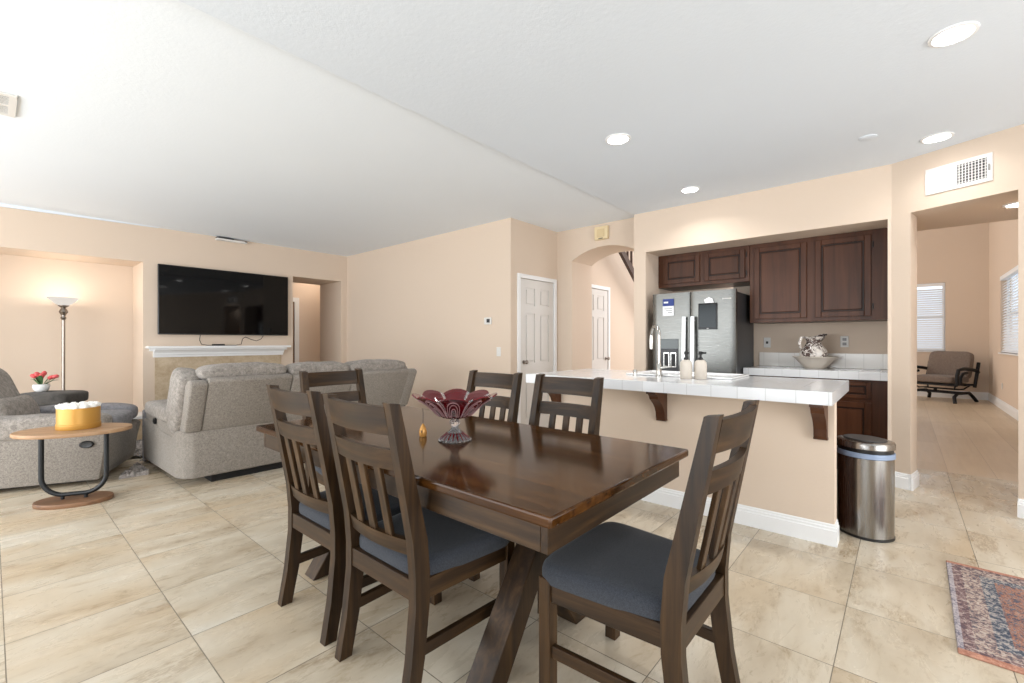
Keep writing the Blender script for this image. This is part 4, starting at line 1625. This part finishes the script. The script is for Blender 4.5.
# back: leaning rear shells and puffy front cushions that roll over the top
for q, (a, b_) in enumerate([(1.085, 1.862), (1.868, 2.478), (2.484, 3.285)]):
    m = MB()
    dz = 0.0 if q == 0 else -0.012
    prof = [(SYB + 0.01, 0.455), (SYB - 0.015, 0.49), (SYB - 0.205, 0.895 + dz), (SYB - 0.19, 0.92 + dz), (SYB - 0.11, 0.935 + dz), (SYB + 0.13, 0.455)]
    a2 = a + (0.10 if q == 0 else 0)
    b2 = b_ - (0.10 if q == 2 else 0)
    m.prism(prof, 'x', a2, b2, 0.012, 2)
    m.xf(I).build('back_panel', M['sofa'], t, 50)
    m = MB()
    ca = (a2 + b2) / 2 - (0.03 if q == 0 else 0)
    wid = (b2 - a2) + (0.02 if q == 0 else -0.005)
    m.puff((0, 0, 0), (wid, 0.24, 0.58), (0.45, 0.32), 0.022, 6, (40, 26), I @ TR(ca, SYB + 0.055, 0.70, math.radians(25)), q * 3.1)
    m.xf(Matrix.Identity(4)).build('back_cushion', M['sofad'], t, 60)
    m = MB()
    m.puff((0, 0, 0), (wid + 0.01, 0.25, 0.155), (0.7, 0.28), 0.014, 9, (48, 18), I @ TR(ca, SYB - 0.03, 0.962 + dz), q * 2.3 + 1)
    m.build('head_roll', M['sofad'], t, 60)
for (xw, sgn) in ((1.115, -1), (3.235, 1)):
    m = MB()
    prof = [(SYB - 0.01, 0.465), (SYB - 0.20, 0.875), (SYB - 0.17, 0.91), (SYB - 0.09, 0.91), (SYB + 0.0, 0.84), (SYB + 0.19, 0.465)]
    m.prism(prof, 'x', xw - 0.058, xw + 0.068, 0.016, 2)
    m.xf(I).build('back_wing', M['sofa'], t, 50)
    m = MB().puff((0, 0, 0), (0.21, 0.30, 0.58), (0.5, 0.5), 0.012, 7, (28, 20), I @ TR(xw + (-0.012 if sgn < 0 else -0.02), SYB + 0.17, 0.715, math.radians(24)), 5 + xw)
    m.build('wing_cushion', M['sofad'], t, 60)

# ================================================================== RECLINER ARMCHAIR (left edge)
AZ = math.atan2(-0.32, 0.70)
# local frame: +x = facing direction, local -y = side toward the camera. side plane at y=-0.48
t = thing('recliner_armchair', 'grey chenille recliner armchair with plump cushions at the left edge, behind the oval side table', 'armchair', (0.44, 5.79, 0), AZ)
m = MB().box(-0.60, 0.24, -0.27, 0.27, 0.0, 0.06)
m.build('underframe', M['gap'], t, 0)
m = MB()
m.prism([(-0.72, 0.035), (0.38, 0.035), (0.42, 0.12), (0.43, 0.38), (0.43, 0.41), (-0.72, 0.41)], 'y', -0.41, 0.41, 0.02, 2)
m.build('base', M['sofa'], t, 50)
for s in (-1, 1):
    m = MB()
    m.prism([(-0.72, 0.04), (0.39, 0.04), (0.425, 0.26), (0.455, 0.40), (0.42, 0.43), (-0.72, 0.43)], 'y', s * 0.43 - (0.03 if s > 0 else -0.002), s * 0.43 + (0.03 if s < 0 else 0.002), 0.012, 2)
    m.build('side_panel', M['sofa'], t, 50)
    m = MB().puff((0, 0, 0), (0.94, 0.22, 0.20), (0.55, 0.4), 0.02, 6, (36, 18), TR(-0.03, s * 0.35, 0.515), s * 2.0)
    m.build('arm_pad', M['sofad'] if s < 0 else M['cush'], t, 60)
m = MB().puff((0, 0, 0), (0.66, 0.50, 0.20), (0.45, 0.35), 0.02, 6, (36, 20), TR(0.13, 0, 0.47))
m.build('seat_cushion', M['cush'], t, 60)
m = MB().puff((0, 0, 0), (0.28, 0.62, 0.66), (0.5, 0.4), 0.03, 6, (36, 26), TR(-0.52, 0, 0.71, 0, math.radians(-24)))
m.build('back_cushion', M['sofad'], t, 60)
m = MB().puff((0, 0, 0), (0.24, 0.60, 0.30), (0.6, 0.4), 0.02, 8, (36, 20), TR(-0.37, 0, 0.585, 0, math.radians(-18)))
m.build('lumbar_cushion', M['sofad'], t, 60)
m = MB().box(-0.10, 0.10, -0.42, 0.42, -0.34, 0.32, 0.03, TR(-0.64, 0, 0.70, 0, math.radians(-22)), 3)
m.build('back_frame', M['sofa'], t, 50)
m = MB().lathe([(0.0, 0.0), (0.050, 0.0), (0.050, 0.01), (0.040, 0.018), (0.0, 0.014)], 24, sy=0.62)
m.xf(TR(0.31, -0.43, 0.352, PI / 2, 0, 0)).build('recliner_handle', M['black'], t, 40)

# small table behind the armchair with the tulips
t = thing('upholstered_stool', 'charcoal grey rounded upholstered stool behind the grey armchair, carrying the tulip pot', 'stool', (0.46, 7.10, 0), math.radians(-40))
MB().box(-0.22, 0.22, -0.15, 0.15, 0.06, 0.55, 0.03, None, 3).build('stool_body', M['dark'], t, 40)
MB().puff((0, 0, 0.61), (0.52, 0.38, 0.14), (0.4, 0.35), 0.006, 6, (40, 18)).build('stool_top', M['dark'], t, 60)
for (qx, qy) in ((-0.18, -0.11), (0.18, -0.11), (-0.18, 0.11), (0.18, 0.11)):
    MB().lathe([(0.018, 0.0), (0.026, 0.07)], 14, (qx, qy, 0)).build('leg', M['black'], t, 40)
t = thing('potted_tulips', 'pink tulips with green leaves in a small white pot behind the grey armchair', 'flowers', (0.37, 7.13, 0.681))
MB().lathe([(0.0, 0.0), (0.06, 0.0), (0.092, 0.03), (0.108, 0.085), (0.102, 0.125), (0.092, 0.13), (0.0, 0.115)], 32).build('pot', M['whitepot'], t, 50)
for (dx, dy, h_, lx) in [(-0.05, 0.0, 0.30, 0), (0.03, 0.03, 0.31, 0), (0.0, -0.02, 0.27, 0), (0.16, -0.08, 0.255, 0), (0.11, -0.02, 0.24, 0), (-0.09, 0.03, 0.27, 0)]:
    m = MB()
    m.tube([(dx * 0.15, dy * 0.15, 0.07), (dx * 0.5, dy * 0.5, h_ * 0.6), (dx, dy, h_ - 0.03)], 0.005, 6)
    st = m.build('stem', M['green'], t, 60)
    m = MB()
    m.lathe([(0.0, -0.038), (0.020, -0.028), (0.028, -0.005), (0.024, 0.018), (0.014, 0.032), (0.0, 0.03)], 14, (0, 0, 0), lambda a, r, z: (r * (1 + 0.12 * math.cos(3 * a)), z))
    ax = Vector((dx, dy, h_ * 0.25)).normalized()
    m.xf(Matrix.Translation((dx, dy, h_)) @ Vector((0, 0, 1)).rotation_difference(ax).to_matrix().to_4x4() @ Matrix.Scale(1.25, 4))
    m.build('tulip_bloom', M['red'], st, 60)
for i, (ang_, ln, hh_) in enumerate([(0.2, 0.17, 0.20), (-0.5, 0.22, 0.13), (2.4, 0.13, 0.22), (-1.8, 0.10, 0.22), (3.6, 0.14, 0.16)]):
    m = MB()
    dx, dy = math.cos(ang_), math.sin(ang_)
    vs, fs = [], []
    for j in range(9):
        u = j / 8
        wd = 0.028 * math.sin(PI * (0.08 + 0.9 * u)) + 0.001
        c = Vector((dx * ln * u, dy * ln * u, 0.07 + hh_ * math.sin(u * 1.7) * 0.95))
        sd = Vector((-dy, dx, 0)) * wd
        vs += [c - sd + Vector((0, 0, 0.004)), c + Vector((0, 0, -0.002)), c + sd + Vector((0, 0, 0.004)), c + Vector((0, 0, 0.002))]
    for j in range(8):
        for k_ in range(4):
            k2 = (k_ + 1) % 4
            fs.append((j * 4 + k_, j * 4 + k2, (j + 1) * 4 + k2, (j + 1) * 4 + k_))
    m._add(vs, fs)
    m.build('leaf', M['green'], t, 60)

for ch in [t] :
    t.scale = (0.66, 0.66, 0.64)

# ================================================================== TORCHIERE LAMP
t = thing('floor_lamp', 'brushed nickel torchiere floor lamp with lit frosted bowl shade in the wall niche', 'floor lamp', (0.605, 7.95, 0))
MB().lathe([(0.0, 0.0), (0.13, 0.0), (0.135, 0.01), (0.12, 0.025), (0.03, 0.035), (0.0, 0.035)], 36).build('base', M['nickel'], t, 40)
MB().lathe([(0.016, 0.03), (0.016, 1.53)], 16).build('pole', M['nickel'], t, 40)
MB().lathe([(0.017, 1.50), (0.030, 1.525), (0.018, 1.55), (0.024, 1.565), (0.044, 1.60), (0.030, 1.635), (0.018, 1.65), (0.050, 1.672), (0.052, 1.682), (0.0, 1.684)], 28).build('collar', M['nickel'], t, 50)
MB().lathe([(0.045, 1.682), (0.075, 1.700), (0.115, 1.740), (0.150, 1.774), (0.146, 1.776), (0.110, 1.745), (0.070, 1.708), (0.0, 1.692)], 40).build('lamp_shade', M['frost'], t, 50)
d = bpy.data.lights.new('torchiere_bulb', 'POINT')
d.energy = 5.5
d.color = (1.0, 0.88, 0.76)
d.shadow_soft_size = 0.045
lo = bpy.data.objects.new('torchiere_bulb', d)
COL.objects.link(lo)
lo.location = (0.605, 7.95, 1.80)

t = thing('added_ceiling_lamp', 'unseen flush ceiling lamp added to brighten the passage behind the television wall doorway', 'ceiling light', (4.35, 8.9, LZ))  # no lamp visible here, added to warm and brighten the dark passage
MB().lathe([(0.12, 0.0), (0.12, -0.02), (0.09, -0.05), (0.0, -0.06)], 28).build('lamp_bowl', M['plastic'], t, 40)
d = bpy.data.lights.new('added_passage_light', 'POINT')
d.energy = 7
d.color = (1.0, 0.82, 0.66)
d.shadow_soft_size = 0.1
lo = bpy.data.objects.new('added_passage_light', d)
COL.objects.link(lo)
lo.location = (4.35, 8.9, LZ - 0.2)

# ================================================================== OVAL SIDE TABLE WITH FLOWER BOX
t = thing('side_table', 'oval walnut side table on a black U-shaped tube frame in front of the armchair', 'side table', (0.425, 4.80, 0), math.radians(-28))
E2 = 0.30
def ell(mb, a, b2, z0, z1, n=56, bev=0.005):
    mb.lathe([(0.0, z0), (1 - 0.012, z0), (1.0, z0 + bev), (1.0, z1 - bev), (1 - 0.012, z1), (0.0, z1)], n, (0, 0, 0), None, a, b2)
    return mb
ell(MB(), 0.235, 0.155, 0.0, 0.032).build('base', M['tableb'], t, 40)
ell(MB(), 0.35, 0.25, 0.535, 0.562).build('tabletop', M['tablew'], t, 40)
m = MB()
pts = [(-0.195, 0, 0.536), (-0.195, 0, 0.24)]
for i in range(1, 17):
    a = PI + PI * i / 17 / 2
    pts.append((-0.055 + 0.14 * math.cos(a), 0, 0.205 + 0.14 * math.sin(a)))
for i in range(1, 17):
    a = 1.5 * PI + PI * i / 17 / 2
    pts.append((0.055 + 0.14 * math.cos(a), 0, 0.205 + 0.14 * math.sin(a)))
pts += [(0.195, 0, 0.24), (0.195, 0, 0.536)]
m.tube(pts, 0.0165, 12)
for x in (-0.07, 0.07):
    m.tube([(x, 0, 0.03), (x, 0, 0.07)], 0.012, 10)
m.build('tube_frame', M['blackm'], t, 50)
t = thing('flower_box', 'round gold hat box filled with white preserved roses on the oval side table', 'flower box', (0.452, 4.83, 0.5625))
MB().lathe([(0.0, 0.0), (0.128, 0.0), (0.130, 0.003), (0.130, 0.040), (0.126, 0.043), (0.126, 0.160), (0.122, 0.160), (0.122, 0.140), (0.0, 0.140)], 56).build('box', M['gold'], t, 40)
MB().lathe([(0.118, 0.141), (0.116, 0.162), (0.08, 0.168), (0.0, 0.17)], 40).build('petal_bed', M['rose'], t, 50)
random.seed(3)
pos = [(0, 0)] + [(0.052 * math.cos(a), 0.052 * math.sin(a)) for a in [i * PI / 3 for i in range(6)]] + [(0.100 * math.cos(a), 0.100 * math.sin(a)) for a in [i * PI / 6 + 0.2 for i in range(13)]]
for (x, y) in pos:
    m = MB()
    for L, (rr, zz, nn_) in enumerate([(0.033, 0.0, 7), (0.021, 0.006, 6), (0.013, 0.011, 5)]):
        ph = random.random() * 6
        m.lathe([(0.004, -0.016 + zz), (rr * 0.8, -0.008 + zz), (rr, 0.006 + zz), (rr * 0.92, 0.014 + zz), (rr * 0.70, 0.010 + zz), (0.0, 0.0 + zz)], 20, (x, y, 0.166), lambda a, r, z, ph=ph, nn_=nn_: (r * (1 + 0.10 * math.cos(nn_ * a + ph)), z + 0.003 * math.cos(nn_ * a + ph)))
    m.build('rose', M['rose'], t, 60)

# ================================================================== FAR ROOM: GLIDER SEAT
t = thing('glider_seat', 'taupe cushioned patio glider with black metal frame in the far room', 'glider', (13.0, -0.60, 0), math.radians(151))
# local +x = facing direction, y = width
Wg = 0.36
m = MB().puff((0.02, 0, 0.455), (0.62, 2 * Wg - 0.02, 0.15), (0.3, 0.25))
m.build('seat_cushion', M['brownf'], t, 60)
m = MB().puff((0, 0, 0), (0.15, 2 * Wg, 0.58), (0.3, 0.25), 0, 1, (36, 24), TR(-0.30, 0, 0.735, 0, math.radians(-14)))
m.build('back_cushion', M['brownf'], t, 60)
for s in (-1, 1):
    m = MB()
    y = s * (Wg + 0.05)
    m.tube([(0.30, y, 0.36), (0.31, y, 0.55), (0.27, y, 0.655), (0.10, y, 0.685), (-0.15, y, 0.665), (-0.34, y, 0.64), (-0.40, y, 0.60)], 0.034, 8)
    m.tube([(0.20, y, 0.36), (0.20, y, 0.50), (0.12, y, 0.58), (-0.02, y, 0.60)], 0.028, 8)
    m.tube([(-0.28, y, 0.30), (-0.38, y, 0.64), (-0.42, y, 0.80)], 0.030, 8)
    m.build('arm', M['iron'], t, 50)
m = MB()
for s in (-1, 1):
    m.tube([(-0.30, s * Wg, 0.345), (0.32, s * Wg, 0.365)], 0.020, 8)
for x in (-0.28, 0.0, 0.30):
    m.tube([(x, -Wg - 0.05, 0.35), (x, Wg + 0.05, 0.35)], 0.018, 8)
m.build('seat_frame', M['iron'], t, 50)
m = MB()
for s in (-1, 1):
    m.tube([(0.26, s * 0.36, 0.345), (0.18, s * 0.30, 0.26), (-0.14, s * 0.30, 0.255), (-0.24, s * 0.36, 0.34)], 0.014, 8)
m.build('spring_arms', M['iron'], t, 50)
for s in (-1, 1):
    m = MB()
    y = s * 0.36
    m.tube([(0.36, y * 1.12, 0.0), (0.30, y, 0.12), (0.20, y, 0.185), (-0.20, y, 0.185), (-0.32, y, 0.11), (-0.38, y * 1.12, 0.0)], 0.030, 8)
    m.build('leg', M['iron'], t, 50)
m = MB()
m.tube([(0.15, -0.36, 0.185), (0.15, 0.36, 0.185)], 0.016, 8)
m.tube([(-0.15, -0.36, 0.185), (-0.15, 0.36, 0.185)], 0.016, 8)
m.tube([(0.0, -0.30, 0.255), (0.0, 0.30, 0.255)], 0.016, 8)
m.tube([(0.0, -0.1, 0.185), (0.0, -0.1, 0.255)], 0.03, 8)
m.tube([(0.15, -0.1, 0.185), (0.0, -0.1, 0.20), (-0.15, -0.1, 0.185)], 0.016, 8)
m.build('cross_frame', M['iron'], t, 50)

# ================================================================== STAIR RAILING BEYOND THE ARCH
t = thing('stair_railing', 'dark wooden stair railing with balusters seen through the top of the arch', 'railing', (6.2, 3.22, 0))
I = Matrix.Translation((-6.2, -3.22, 0))
sl = -0.76
def zr(x):
    return 2.60 + sl * (x - 6.24)
MB().beam((6.02, 3.22, zr(6.02)), (9.5, 3.22, zr(9.5)), 0.05, 0.10, (0, 1, 0)).xf(I).build('stringer', M['stairw'], t, 20)
MB().beam((6.02, 3.22, zr(6.02) + 0.85), (9.5, 3.22, zr(9.5) + 0.85), 0.06, 0.06, (0, 1, 0)).xf(I).build('handrail', M['stairw'], t, 20)
for i in range(26):
    x = 6.06 + i * 0.13
    MB().box(x - 0.014, x + 0.014, 3.206, 3.234, zr(x), zr(x) + 0.84).xf(I).build('baluster', M['stairw'], t, 0)
MB().box(9.45, 9.55, 3.17, 3.27, 0.0, zr(9.5) + 0.95).xf(I).build('newel_post', M['stairw'], t, 0)
